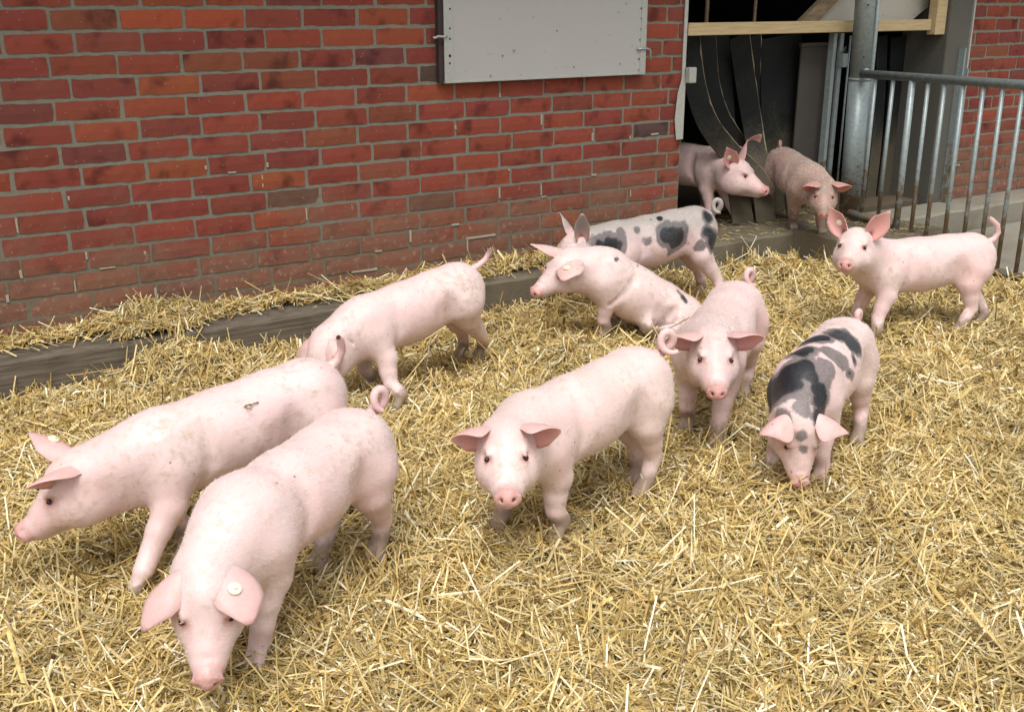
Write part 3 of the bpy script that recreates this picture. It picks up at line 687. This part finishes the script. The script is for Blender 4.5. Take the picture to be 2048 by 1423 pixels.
    Hk((.115, 0, -.032), (.192, 0, -.044), .0335, .0255, .012)
    for sy in (1, -1): Hk((.035, sy * .032, -.030), (.15, sy * .012, -.050), .034, .022, .02)
    Hk((.0, 0, -.066), (.158, 0, -.070), .040, .0165, .015)                 # lower jaw
    for sy in (1, -1):
        He((.040, sy * .041, .028), (.034, .010, .008), .016)               # brow
        He((.074, sy * .050, .010), (.016, .008, .008), .010, True)         # eye socket
        He((.073, sy * .0455, .0205), (.015, .005, .003), .006)             # upper lid
        He((.073, sy * .0450, -.0005), (.013, .005, .003), .006)            # lower lid
        Hk((-.095, sy * .082, .01), (-.075, sy * .060, -.095), .003, .004, .014, True)   # fold behind the jowl
        Hk((.185, sy * .038, -.064), (.075, sy * .055, -.066), .0035, .003, .008, True)   # mouth line
    dt = nrm((1, 0, -.15)); dc = np.array([.199, 0, -.045])
    Rd = np.stack([dt, (0, 1., 0), np.cross(dt, (0, 1., 0))], 1)
    fl.ell(Hm(dc), hs * np.array([.0090, .0345, .0275]), HW @ Rd, .0025 * hs)
    for sy in (1, -1): fl.ell(Hm(dc + np.array([.011, sy * .0135, .001])), hs * np.array([.009, .0056, .0060]), HW, .003 * hs, True)
    for x_, zz_ in ((.178, -.012), (.161, -.008)): fl.ell(Hm((x_, 0, zz_)), hs * np.array([.0032, .028, .005]), HW, .006 * hs, True)
    V, Q = fl.mesh()
    n0 = len(V); hl = ((V - H0) @ HW / hs - HO) / HX      # head-frame coordinates
    red = np.zeros(n0); dirt = np.zeros(n0); nost = np.zeros(n0)
    dd = np.linalg.norm((hl - dc) * np.array([1.5, 1, 1]), axis=1); red = np.maximum(red, .42 * np.clip((.062 - dd) / .018, 0, 1))
    red = np.maximum(red, .72 * np.clip((.050 - dd) / .008, 0, 1) * np.clip((hl[:, 0] - .19) / .006, 0, 1))
    for sy in (1, -1):
        e = np.linalg.norm((hl - np.array([.074, sy * .047, .010])) * np.array([.75, 1, 1.25]), axis=1); red = np.maximum(red, .75 * np.clip((.024 - e) / .012, 0, 1))
        nn = np.linalg.norm(hl - (dc + np.array([.010, sy * .0135, .001])), axis=1); nost = np.maximum(nost, np.clip((.0070 - nn) / .003, 0, 1))
    red += .25 * np.clip((.08 * s - np.abs(V[:, 2] - .22 * s)) / (.08 * s), 0, 1) * (np.abs(V[:, 1]) < .06 * s)   # thin belly and inner-leg skin
    leg = np.clip((np.linalg.norm(V - H0, axis=1) / hs - .27) / .03, 0, 1); dirt += leg * (.70 * np.clip((.085 - V[:, 2]) / .06, 0, 1) + .55 * np.clip((.22 - V[:, 2]) / .16, 0, 1)) + g['dirt']
    dirt += .34 * np.exp(-(((hl[:, 0] - .03) / .05) ** 2 + (hl[:, 1] / .035) ** 2)) * (hl[:, 2] > .02)
    dirt += .55 * np.clip((hl[:, 0] - .11) / .08, 0, 1) * (np.linalg.norm(hl - dc, axis=1) < .12) * (hl[:, 2] > -.03)
    Vs, Fs = [V], [Q]; reds, dirts, hollow_shades = [red], [dirt], [nost]; nv = n0
    # ears
    tags = []
    for sy, key in ((1, 'earL'), (-1, 'earR')):
        e = dict(d=(.15, .9, .25), n=(.85, .1, -.25), L=.120, W=.051, bend=.25, cup=.55, fold=0., tip=.52, base=(-.030, .046, .046), twist=0, tag=None); e.update(g[key])
        f = np.array([1, sy, 1.]); d = nrm(HW @ (f * np.array(e['d']))); n_ = HW @ (f * np.array(e['n'])); n_ = nrm(n_ - d * (n_ @ d)); w_ = np.cross(n_, d)
        B = Hm(f * np.array(e['base'])); L = e['L'] * hs; mm = 13; ts = np.linspace(-.22, 1, mm); C = []; Wd = []; Nn = []; p = B + d * L * ts[0]; ang_ = 0
        for i, t in enumerate(ts):
            a = e['bend'] * max(0, t) ** 1.5; dv = d * math.cos(a) + n_ * math.sin(a); nv_ = n_ * math.cos(a) - d * math.sin(a)
            C.append(p.copy()); Wd.append(w_); Nn.append(nv_); p = p + dv * L * (ts[1] - ts[0])
        tt = np.clip(ts, 0, 1); wid = e['W'] * hs * np.where(ts < 0, .62, (.66 + 1.75 * tt ** .9 * (1 - tt) ** 1.45) * np.clip((1.02 - tt) / .42, 0, 1) ** e['tip'])
        cup = e['cup'] * np.clip(1.35 - 1.15 * tt, 0, 2); th = hs * (.0125 - .0085 * tt)
        us_ = 1.0 if (w_ @ (HW @ np.array([0, 0, 1.]))) > 0 else -1.0
        fd = list(e['fold'] * np.sin(np.clip(tt, 0, 1) * 2.6 + .3)) + [us_]
        ev, ef, inn = sheet(np.array(C), Wd, Nn, wid, cup, th, 9, fd if e['fold'] else None)
        Vs.append(ev); Fs.append(ef + nv); nv += len(ev); tf = np.tile(np.repeat(tt, 9), 2)
        reds.append(np.where(inn, .98 - .25 * tf, .36 + .22 * tf)); uu = np.abs(np.tile(np.tile(np.linspace(-1, 1, 9), mm), 2)); hollow_shades.append(np.where(inn, .75 * np.clip(1 - tf / .5, 0, 1) * np.clip(1.1 - uu * 1.3, 0, 1), 0.)); dirts.append(np.where(inn, .22, .12) * np.ones(len(ev)))  # inner ear darkened toward its base, shade put into the colour
        if e['tag'] is not None:
            q = e['tag']; i = int(round((q[0] + .22) / 1.22 * (mm - 1))); sd = q[2]
            tags.append((C[i] + Wd[i] * wid[i] * q[1] + Nn[i] * (cup[i] * wid[i] * (q[1] ** 2 - .35) + sd * .006), Nn[i] * sd, Wd[i]))
    # tail
    t_ = dict(curl=1.0, r=.028, up=1.0, side=.4, len=0.09, kind='loop'); t_.update(g['tail'])
    B = T((-.352, 0, .050)); bk = A @ np.array([-1., 0, 0]); upv = np.array([0, 0, 1.]); sd = np.array([0, 1., 0]) * t_['side']; pts = []
    if t_['kind'] == 'loop':
        pts.append(B - bk * .03 * s); pts.append(B + bk * .012 * s + upv * .004)
        for a in np.linspace(0, 2 * math.pi * t_['curl'], 16):
            pts.append(B + bk * (.02 + t_['r'] * math.sin(a) * .6) * s + upv * (.012 + t_['r'] * (1 - math.cos(a))) * s * t_['up'] + sd * (t_['r'] * math.sin(a) * 1.0 + .012 * a) * s)
    else:
        pts = [B - bk * .03 * s] + [B + s * (bk * q[0] + upv * q[1] + np.array([0, 1., 0]) * q[2]) for q in t_['pts']]
    P = np.array(pts); rad = np.interp(np.linspace(0, 1, len(P)), [0, .2, .8, 1], [.019, .0145, .0115, .0075]) * s
    tb = MB().tube(P, list(rad), 8); tv = np.array(tb.V); tq = [f for f in tb.F if len(f) == 4]; tq = np.array(tq)
    Vs.append(tv); Fs.append(tq + nv); nv += len(tv); reds.append(np.full(len(tv), .25)); dirts.append(np.full(len(tv), .3)); hollow_shades.append(np.zeros(len(tv)))
    V = np.concatenate(Vs); Q = np.concatenate(Fs); red = np.concatenate(reds); dirt = np.concatenate(dirts); nost = np.concatenate(hollow_shades)
    loc = np.array([*g['pos'], g['floor'] + .002]); RW = Rz(psi)
    me = mesh_np(name, V, Q, MT['pig'], True)
    # coat markings, placed on the skin
    blk = np.zeros(len(V)); gry = np.zeros(len(V)); wash = g['wash'] * np.clip((V[:, 2] - .33 * s) / (.1 * s), 0, 1) * (np.linalg.norm(V - H0, axis=1) > .1)
    if g['spots']:
        Wv = V @ RW.T + loc; px, py, pz = project(Wv)
        nrm_ = np.zeros((len(V), 3), np.float32); me.vertex_normals.foreach_get('vector', nrm_.ravel()) if False else None
        wob = sum(a * np.sin(V @ np.array(b) + c) for a, b, c in ((.006, (61, 23, 40), 1.), (.005, (-30, 70, 55), 2.), (.003, (130, -90, 70), .5)))
        for sp in g['spots']:
            (cx, cy), r, halo = sp[0], sp[1], sp[2]; el = sp[3] if len(sp) > 3 else 1.0
            near = np.hypot(px - cx, py - cy); cand = np.where(near < max(9, near.min() + 4))[0]; c = V[cand[np.argmin(pz[cand])]]
            q = (V - c); q[:, 0] /= el; ds = np.linalg.norm(q, axis=1) + wob
            if r > 0: blk = np.maximum(blk, np.clip((r + .014 - ds) / .028, 0, 1))
            if halo > 0: gry = np.maximum(gry, np.clip((r + halo + .014 - ds) / .028, 0, 1))
    blk[n0:] = 0; gry[n0:] = 0
    for nm_, chn in (('Mask', (red, np.clip(dirt, 0, 1.2), nost)), ('Mark', (blk, gry, wash))):
        at = me.attributes.new(nm_, 'FLOAT_COLOR', 'POINT'); arr = np.ones((len(V), 4), np.float32)
        for i in range(3): arr[:, i] = chn[i]
        at.data.foreach_set('color', arr.ravel())
    SKIN[g.get('key')] = V @ RW.T + loc
    if g['floor'] == 0: FEET.extend([(RW @ q + loc)[:2] for q in feet.values()])
    root = empty('pig', tuple(loc), psi); tag(root, label, 'pig', g['group'])
    nh = g.get('hairs', 8000)
    if nh:
        nb = np.zeros(n0 * 3, np.float32); vn = np.zeros(len(me.vertices) * 3, np.float32); me.vertices.foreach_get('normal', vn); vn = vn.reshape(-1, 3)[:n0]
        pick = RNG.choice(n0, nh); pick = pick[(blk[pick] + gry[pick] < .15) & (V[pick, 2] > .10) & (np.linalg.norm(hl[pick] - dc, axis=1) > .06)]; P0 = V[pick]; N0 = vn[pick]
        flow = np.tile(A @ np.array([-1., 0, -.25]), (len(pick), 1)) + RNG.normal(0, .25, (len(pick), 3)); flow -= N0 * (flow * N0).sum(1)[:, None]; flow /= np.linalg.norm(flow, axis=1)[:, None] + 1e-6
        sidev = np.cross(flow, N0); ln = RNG.uniform(.006, .013, (len(pick), 1)); wv = .00038
        HV = np.stack([P0 - sidev * wv, P0 + sidev * wv, P0 + flow * ln * .85 + N0 * ln * .42], 1).reshape(-1, 3)
        hb = link('bristles', mesh_np('bristles', HV, np.arange(len(HV)).reshape(-1, 3), MT['hairmat']), root); tag(hb, kind='stuff')
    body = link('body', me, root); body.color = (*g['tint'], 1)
    if g.get('part_label'): body['label'] = g['part_label']
    for sy in (1, -1):
        c = Hm((.0735, sy * .0468, .0100)); ev = MB()
        n = 10; rr = .0066 * hs
        Vv = []; Ff = []
        for i in range(7):
            for j in range(n):
                th_, ph_ = math.pi * i / 6, 2 * math.pi * j / n; Vv.append(c + rr * np.array([math.sin(th_) * math.cos(ph_), math.sin(th_) * math.sin(ph_), math.cos(th_)]))
        for i in range(6):
            for j in range(n): Ff.append((i * n + j, i * n + (j + 1) % n, (i + 1) * n + (j + 1) % n, (i + 1) * n + j))
        ev.add(Vv, Ff).build('eye', MT['eye'], root, True)
    for c, n_, w_ in tags:
        n_ = nrm(n_); MB().tube([c - n_ * .002, c + n_ * .003, c + n_ * .0045], [.0145 * s, .0145 * s, .011 * s], 14).tube([c + n_ * .0045, c + n_ * .008], [.005 * s, .004 * s], 8).build('ear_tag', MT['tagw'], root)
    return root

EAR_SIDE = dict(d=(.20, .95, .10), n=(.86, -.1, -.35), bend=.30, cup=.55, fold=.85, L=.104, W=.048)
EAR_UP = dict(d=(-.05, .55, .85), n=(.9, .35, .05), bend=.15, cup=.7, L=.120, W=.043, tip=.95)
EAR_FWD = dict(d=(.75, .45, .25), n=(.35, .1, -.95), bend=.45, cup=.35, L=.12, W=.05)
PIGS = dict(
 A=dict(pos=(.018, -2.235), psi=-147, phi=1, dz=.002, s=.965, rz=.95, ny=16, np=-42, hy=34, hp=-34, feet=dict(fl=(520, 1322), hl=(755, 1115), hr=(640, 1135)), h=.0058,
        earL=dict(d=(.92, .36, .05), n=(.10, -.25, -.95), bend=.35, cup=.3, L=.12, W=.052, tag=(.42, .15, -1)), earR=dict(d=(.74, .62, -.12), n=(.25, -.1, -.95), bend=.45, cup=.45, L=.125, W=.042), tail=dict(curl=.95, r=.03, side=.5)),
 B=dict(pos=(.010, -1.775), psi=-174, phi=-5, s=.97, ny=4, np=-14, hy=-17, hp=-20, feet=dict(fl=(285, 1180), fr=(375, 1095)),
        earL=dict(d=(.78, .40, .42), n=(.25, .6, -.75), bend=.25, L=.112, W=.040, cup=.7), earR=dict(d=(.45, .5, .75), n=(.85, .2, -.4), bend=.2, L=.118, W=.048, tag=(.5, 0, -1)), tail=dict(kind='pts', pts=[(.01, .02, 0), (.02, .05, 0.01), (.012, .085, .02), (0, .1, .03)])),
 C=dict(pos=(.965, -.970), psi=-176, phi=-8, s=.93, ny=16, np=-28, hy=18, hp=-42, feet=dict(fl=(800, 815), fr=(738, 775), hl=(960, 715), hr=(922, 715)),
        earL=dict(EAR_FWD, d=(.85, .35, -.25), L=.1), earR=dict(EAR_FWD, d=(.85, .4, -.1), L=.1), tail=dict(kind='pts', pts=[(.02, .01, 0), (.05, .03, .01), (.065, .065, .02), (.05, .085, .03)])),
 D=dict(pos=(2.46, -.59), psi=171, phi=-4, dz=.012, s=.975, ny=12, np=-4, hy=0, hp=-14, feet=dict(hl=(1437, 612), hr=(1397, 592)), tint=(.93, .92, .93), dirt=.06, wash=1.0,
        earL=dict(d=(-.1, .35, .9), n=(.35, .9, .1), bend=.1, L=.14, W=.038, cup=.8), earR=dict(EAR_UP), tail=dict(curl=1.05, r=.03, side=.5),
        spots=[((1358, 478), .055, .03), ((1340, 470), .03, .03), ((1425, 428), .030, .014), ((1428, 462), .028, .016), ((1462, 492), .04, .02), ((1232, 495), .045, .03), ((1205, 490), .02, .03), ((1293, 488), .0, .026), ((1280, 455), .0, .022), ((1300, 430), .008, .0), ((1318, 428), .012, .0), ((1345, 424), .01, .0), ((1400, 500), .0, .03), ((1240, 455), .0, .02)]),
 E=dict(pos=(2.136, -.924), psi=159, phi=34, s=.945, dz=-.125, ny=9, np=-43, hy=30, hp=-48, sit=True, feet=dict(fl=(1208, 676), fr=(1228, 660), hl=(1318, 690)),
        earL=dict(d=(.75, .40, .12), n=(.1, .2, -.95), bend=.5, cup=.3, L=.13, W=.06, tag=(.45, .1, -1)), earR=dict(d=(.75, .5, .45), n=(.3, -.2, -.9), bend=.1, L=.14), tail=dict(kind='pts', pts=[(.02, 0, 0), (.05, -.02, 0)]),
        spots=[((1362, 577), .012, .008), ((1374, 590), .014, .008), ((1238, 513), .004, .006), ((1285, 520), .007, .0), ((1300, 527), .007, .0)]),
 F=dict(pos=(.872, -2.190), psi=-169, phi=-3, dz=.004, s=.962, rz=.96, ny=37, np=1, hy=47, hp=1, feet=dict(fl=(1118, 1075), fr=(1003, 1055), hl=(1285, 992), hr=(1272, 965)), h=.0058, tint=(1.03, 1.02, 1.0),
        earL=dict(EAR_SIDE, L=.092, W=.050), earR=dict(EAR_SIDE, L=.090, W=.049, d=(.25, .93, .02)), tail=dict(curl=1.1, r=.032, side=.6)),
 G=dict(pos=(1.732, -1.846), psi=-145, phi=-1, s=.959, ny=20, np=7, hy=17, hp=-8, feet=dict(fl=(1432, 890), fr=(1373, 858), hl=(1487, 795)), tint=(.97, .94, .94),
        earL=dict(EAR_SIDE, d=(.2, .9, .2), fold=.6), earR=dict(EAR_SIDE, tag=(.15, 0, 1)), tail=dict(curl=1.0, r=.03, side=.7)),
 H=dict(pos=(1.770, -2.271), psi=-155, phi=0, s=.90, ny=17, np=-46, hy=34, hp=-54, feet=dict(fl=(1640, 960), fr=(1545, 930), hl=(1715, 885)), tint=(.97, .94, .94),
        earL=dict(EAR_SIDE, d=(.4, .85, .1)), earR=dict(EAR_SIDE, d=(.4, .85, .1)), tail=dict(curl=.9, r=.02, side=.3),
        spots=[((1560, 762), .058, .02), ((1532, 800), .058, .02), ((1545, 835), .036, .02), ((1540, 780), .05, .02), ((1595, 735), .042, .03), ((1600, 692), .045, .02), ((1628, 668), .04, .02), ((1682, 662), .038, .012), ((1708, 682), .036, .012), ((1652, 822), .040, .008), ((1648, 800), .036, .01), ((1640, 775), .03, .02), ((1600, 760), .02, .04), ((1618, 745), .028, .03), ((1640, 740), .0, .05), ((1630, 765), .0, .045), ((1665, 700), .0, .045), ((1690, 715), .0, .035), ((1655, 725), .0, .04), ((1718, 718), .010, .012), ((1708, 742), .006, .014), ((1600, 808), .0, .024), ((1605, 880), .0, .018), ((1606, 905), .0, .016)]),
 I=dict(pos=(3.206, -1.538), psi=157, phi=-1, s=.946, hs=1.17, ny=35, np=25, hy=53, hp=4, feet=dict(fl=(1748, 680), fr=(1705, 655), hl=(1915, 668), hr=(1960, 648)), h=.007, tint=(1, .98, .98),
        earL=dict(EAR_UP), earR=dict(EAR_UP, tag=(.35, .0, 1)), tail=dict(kind='pts', pts=[(.015, .02, 0), (.03, .05, 0), (.02, .085, -.0), (-.01, .11, 0), (-.03, .125, 0)])),
 J=dict(pos=(3.627, .476), psi=-70, phi=-1, dz=.006, s=.98, hs=1.2, fat=1.12, ny=-34, np=-18, hy=2, hp=-9, floor=LEDGE, h=.0075, feet=dict(fl=(1470, 443)), tint=(1.0, .96, .95), group='young pigs in the barn doorway',
        earL=dict(EAR_UP, d=(-.05, .35, .95)), earR=dict(EAR_UP, d=(-.15, .6, .75), n=(.7, .7, .1), tag=(.4, 0, 1))),
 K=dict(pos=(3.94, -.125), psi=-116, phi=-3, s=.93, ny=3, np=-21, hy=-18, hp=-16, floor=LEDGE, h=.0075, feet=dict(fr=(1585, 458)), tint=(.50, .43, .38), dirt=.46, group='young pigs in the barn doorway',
        earL=dict(EAR_SIDE), earR=dict(EAR_SIDE, d=(.5, .7, .1), L=.1)),
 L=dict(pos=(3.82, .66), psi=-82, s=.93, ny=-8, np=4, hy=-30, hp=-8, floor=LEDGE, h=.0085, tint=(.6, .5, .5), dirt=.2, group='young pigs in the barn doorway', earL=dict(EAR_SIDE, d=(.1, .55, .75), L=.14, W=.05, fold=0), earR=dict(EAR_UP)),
)
PLAB = dict(
 A='pale pink pig at the front rooting in the straw, white tag on its drooping ear',
 B='pale pink pig on the far left in profile, snout pointing left and ears forward',
 C='pink pig near the brick wall with head hidden behind another pig\'s rump',
 D='grey-pink pig with large black round spots standing against the brick wall',
 E='pink pig sitting on its haunches in profile with small dark marks on its back',
 F='whitish pink pig in the centre facing the camera with ears spread sideways',
 G='pink pig standing just behind the whitish centre pig, facing the camera',
 H='black and grey blotched pig with head lowered to the straw',
 I='pink pig on the right standing broadside by the railing, looking at the camera, ears upright',
 J='pink pig stepping out of the doorway from behind the brick wall corner, face in profile',
 K='dirty brownish pig on the threshold beside the thick post, head lowered',
 L='dim pig deep in the doorway, mostly hidden behind the curled flap')
import os
for key, cfg in PIGS.items():
    pig('pig', PLAB[key], dict(cfg, key=key))

# ------------------------------------------------------------------ straw bedding
_ph = RNG.uniform(0, 6.28, 40); _di = RNG.uniform(0, 6.28, 40)
def rumple(x, y, amp, wl0, n, o=0):
    h = np.zeros_like(x)
    for i in range(n):
        w = 6.283 / (wl0 * (.55 ** (i * .45))); h += amp * (.8 ** i) * np.sin(w * (x * np.cos(_di[o + i]) + y * np.sin(_di[o + i])) + _ph[o + i])
    return h
def smooth(a, b, x): t = np.clip((x - a) / (b - a), 0, 1); return t * t * (3 - 2 * t)
def straw_h(x, y):
    h = rumple(x, y, .011, .9, 8) + rumple(x, y, .0075, .24, 8, 10)
    bank = np.interp(x, [-3, -.02, .10, .30, .50, .75, 1.1, 1.5, 1.75, 2.2, 2.5, 3.2, 4.4], [0.0, .0, .08, .10, .03, .005, .01, .015, .0, .0, .035, .03, -.03])
    w = np.zeros_like(h)          # straw trampled flat round every hoof
    for fx, fy in FEET:
        m_ = (np.abs(x - fx) < .25) & (np.abs(y - fy) < .25); w[m_] = np.maximum(w[m_], np.exp(-((x[m_] - fx) ** 2 + (y[m_] - fy) ** 2) / .012))
    h = h * (1 - w) - .012 * w
    h = h + bank * np.exp(-(np.maximum(0, LEDGE_Y - y) / .16) ** 2)
    on = y > LEDGE_Y
    pile = np.interp(x, [-3, -.2, .0, .14, .24, .36, .5, .8, 1.3, 2.0, 2.4, 3.1], [.006, .008, .012, .048, .066, .042, .016, .014, .012, .022, .02, .006])
    back = smooth(LEDGE_Y - .0, -.08, y)
    hl_ = LEDGE + pile * (.25 + .75 * back) + rumple(x, y, .004, .2, 5, 5)
    return np.where(on, hl_, h)
# under-layer
gx = np.arange(-2.6, 4.345, .05); gy = np.arange(-4.6, LEDGE_Y + .001, .05); GX_, GY_ = np.meshgrid(gx, gy, indexing='ij')
GZ_ = straw_h(GX_, GY_ - 1e-4) - .022; nx_, ny_ = GX_.shape
Vb = np.stack([GX_.ravel(), GY_.ravel(), GZ_.ravel()], 1); ii, jj = np.meshgrid(np.arange(nx_ - 1), np.arange(ny_ - 1), indexing='ij'); a_ = (ii * ny_ + jj).ravel()
tag(link('straw_bed', mesh_np('straw_bed', Vb, np.stack([a_, a_ + ny_, a_ + ny_ + 1, a_ + 1], 1), MT['bed'], True)), 'matted under-layer of straw covering the pen floor', 'straw', kind='stuff')

def straw_mesh(name, P, yaw, pitch, L, W, bend, col, roll):
    n = len(P); d = np.stack([np.cos(yaw) * np.cos(pitch), np.sin(yaw) * np.cos(pitch), np.sin(pitch)], 1)
    sd = np.stack([-np.sin(yaw), np.cos(yaw), np.zeros(n)], 1); up = np.cross(d, sd)
    s2 = sd * np.cos(roll)[:, None] + up * np.sin(roll)[:, None]; u2 = -sd * np.sin(roll)[:, None] + up * np.cos(roll)[:, None]
    V = np.zeros((n, 9, 3), np.float32)
    for i, t in enumerate((-.5, 0., .5)):
        c = P + d * (L * t)[:, None] + (up * np.abs(t)[None] if False else 0) - up * (bend * (abs(t) * 2) ** 2)[:, None] + sd * (bend * .6 * t)[:, None]
        for j, q in enumerate((-1, 0, 1)):
            V[:, i * 3 + j] = c + s2 * (W * .5 * q)[:, None] + u2 * (W * .32 * (1 - abs(q)))[:, None]
    base = (np.arange(n) * 9)[:, None, None]; f = np.array([[0, 1, 4, 3], [1, 2, 5, 4], [3, 4, 7, 6], [4, 5, 8, 7]])[None]
    F = (base + f).reshape(-1, 4)
    me = mesh_np(name, V.reshape(-1, 3), F, MT['straw'])
    at = me.attributes.new('Col', 'FLOAT_COLOR', 'POINT'); C = np.ones((n, 9, 4), np.float32); C[:, :, :3] = col[:, None, :]; at.data.foreach_set('color', C.ravel())
    return me
SCOL = np.array([(.55, .385, .125), (.63, .475, .175), (.71, .57, .26), (.85, .77, .50), (.43, .285, .08), (.25, .16, .05), (.58, .45, .22)]); SCOL = np.clip(SCOL * np.array([1.04, 1.06, 1.15]), 0, .9); SP = np.array([.25, .25, .18, .09, .12, .06, .05])  # palest tone whitens some stalks to stand in for highlights
def straw_cols(n):
    c = SCOL[RNG.choice(len(SCOL), n, p=SP / SP.sum())]; return c * RNG.uniform(.82, 1.15, (n, 1))
def scatter(n_try, box, dens):
    x = RNG.uniform(box[0], box[1], n_try); y = RNG.uniform(box[2], box[3], n_try); k = RNG.uniform(0, 1, n_try) < dens(x, y); return x[k], y[k]
def view_dens(x, y):
    d = np.hypot(x - CAM[0], y - CAM[1]); z = straw_h(x, y); px, py, dep = project(np.stack([x, y, z], 1))
    inside = (dep > .3) & (px > -260) & (px < 2300) & (py < 1650)
    return np.where(inside, np.clip((2.0 / d) ** 1.15, 0, 1), .05)
def make_straw(x, y, lift, sc=1.0):
    n = len(x); z = straw_h(x, y); d = np.hypot(x - CAM[0], y - CAM[1])
    flow = rumple(x, y, 1.1, .8, 3, 20) + rumple(x, y, .9, .3, 3, 25)
    yaw = np.where(RNG.uniform(0, 1, n) < .45, flow + RNG.normal(0, .5, n), RNG.uniform(0, 6.28, n))
    pitch = RNG.normal(0, .2, n); up = RNG.uniform(0, 1, n); pitch = np.where(up < .09, RNG.uniform(.2, 1.0, n) * RNG.choice([-1, 1], n), pitch)
    L = np.clip(RNG.lognormal(math.log(.058), .58, n), .014, .24) * sc; W = RNG.uniform(.0022, .0052, n) * np.clip(.8 + .1 * d, .9, 1.4)
    wide = RNG.uniform(0, 1, n) < .05; W = np.where(wide, W * 1.9, W)
    zz = z + lift(n) + np.abs(np.sin(pitch)) * L * .34
    e = .02; gx_ = (straw_h(x + e, y) - straw_h(x - e, y)) / (2 * e); gy_ = (straw_h(x, y + e) - straw_h(x, y - e)) / (2 * e)
    pitch = pitch + np.clip(np.arctan(gx_ * np.cos(yaw) + gy_ * np.sin(yaw)), -.9, .9)
    return np.stack([x, y, zz], 1), yaw, pitch, L, W, RNG.normal(0, .12, n) * L, straw_cols(n) * np.clip(1 + rumple(x, y, .05, .7, 5, 12) + rumple(x, y, .035, .25, 5, 3), .72, 1.25)[:, None], RNG.normal(0, .5, n)
NTRY = 690000
x, y = scatter(NTRY, (-2.5, 4.34, -4.3, LEDGE_Y - .004), view_dens)
if len(x) > 205000: x, y = x[:205000], y[:205000]
print('stalks', len(x))
tag(link('loose_straw', straw_mesh('loose_straw', *make_straw(x, y, lambda n: RNG.uniform(-.018, .016, n)))), 'deep layer of loose golden straw on the pen floor', 'straw', kind='stuff')
# chaff: short broken bits between the stalks
x, y = scatter(260000, (-2.5, 4.34, -4.3, LEDGE_Y - .004), view_dens); x, y = x[:90000], y[:90000]; n = len(x)
yaw = RNG.uniform(0, 6.28, n); Lc = RNG.uniform(.006, .022, n); Wc = RNG.uniform(.0015, .0045, n); zc = straw_h(x, y) + RNG.uniform(-.016, .012, n); tl = RNG.normal(0, .35, n)
dx = np.stack([np.cos(yaw), np.sin(yaw), tl], 1) * Lc[:, None]; dy = np.stack([-np.sin(yaw), np.cos(yaw), RNG.normal(0, .4, n)], 1) * Wc[:, None]; C0 = np.stack([x, y, zc], 1)
Vc = np.stack([C0 - dx / 2 - dy / 2, C0 + dx / 2 - dy / 2, C0 + dx / 2 + dy / 2, C0 - dx / 2 + dy / 2], 1).reshape(-1, 3)
cm = mesh_np('chaff', Vc, np.arange(4 * n).reshape(-1, 4), MT['straw']); at = cm.attributes.new('Col', 'FLOAT_COLOR', 'POINT'); Cc = np.ones((n, 4, 4), np.float32); Cc[:, :, :3] = (straw_cols(n) * RNG.uniform(.6, 1.0, (n, 1)))[:, None, :]; at.data.foreach_set('color', Cc.ravel())
tag(link('chaff', cm), 'short broken bits of chaff between the straw stalks', 'chaff', kind='stuff')
# straw lying on the ledge along the wall
def ledge_dens(x, y):
    c = np.interp(x, [-2.5, -.3, -.02, .1, .5, .6, 1.0, 1.5, 1.9, 2.3, 2.6, 3.1], [.3, .4, .5, 1, .8, .45, .45, .6, .8, .8, .5, .2]); b = smooth(LEDGE_Y + .05, -.10, y)
    return c * np.where((x > .08) & (x < .40), 1.0, .03 + .97 * b ** 2) * np.where(x < -.9, .25, 1)
x, y = scatter(30000, (-2.0, 3.13, LEDGE_Y + .012, -.012), ledge_dens)
P, yaw, pitch, L, W, bd, cl, rl = make_straw(x, y, lambda n: RNG.uniform(-.002, .014, n)); keep = np.abs(np.sin(yaw)) * L * .5 + P[:, 1] < -.001
tag(link('ledge_straw', straw_mesh('ledge_straw', *[q[keep] for q in (P, yaw, pitch, L, W, bd, cl, rl)])), 'thin ridge of straw lying on the ledge under the brick wall', 'straw', kind='stuff')
# litter on the threshold and a few wisps
n = 1500; x = RNG.uniform(3.2, 4.6, n); y = RNG.uniform(-.66, .35, n); k = np.where(x < 3.85, y > -.22, True) & (RNG.uniform(0, 1, n) < .65); x, y = x[k], y[k]; n = len(x)
P = np.stack([x, y, np.full(n, LEDGE + .004) + RNG.uniform(0, .006, n)], 1)
cl = straw_cols(n) * np.where(RNG.uniform(0, 1, (n, 1)) < .55, .38, .9)
tag(link('threshold_litter', straw_mesh('threshold_litter', P, RNG.uniform(0, 6.28, n), RNG.normal(0, .1, n), RNG.uniform(.02, .08, n), RNG.uniform(.0025, .005, n), RNG.normal(0, .003, n), cl, RNG.normal(0, .4, n))), 'scattered dirty straw bits on the threshold', 'straw', kind='stuff')

def on_skin(key, px, py):
    P = SKIN[key]; qx, qy, qz = project(P); c = np.where(np.hypot(qx - px, qy - py) < 8)[0]; return P[c[np.argmin(qz[c])]]
c = on_skin('B', 503, 812); wm = MB(); up_ = np.array([0, -.2, 1.])
for pts, r in (([(-.012, 0, .006), (-.002, -.008, .012), (.008, -.004, .010), (.004, .006, .009), (-.008, .004, .008)], .0016), ([(.002, -.003, .008), (.018, .002, .010), (.030, .006, .009)], .0018), ([(-.008, -.002, .006), (-.004, -.018, .006), (-.001, -.026, .005)], .0016)):
    wm.tube([c + np.array(p) for p in pts], r, 6)
tag(wm.build('straw_wisp', MT['oldwood'], None, True), 'tiny curled wisp of chaff lying on the back of the far left pig', 'wisp')
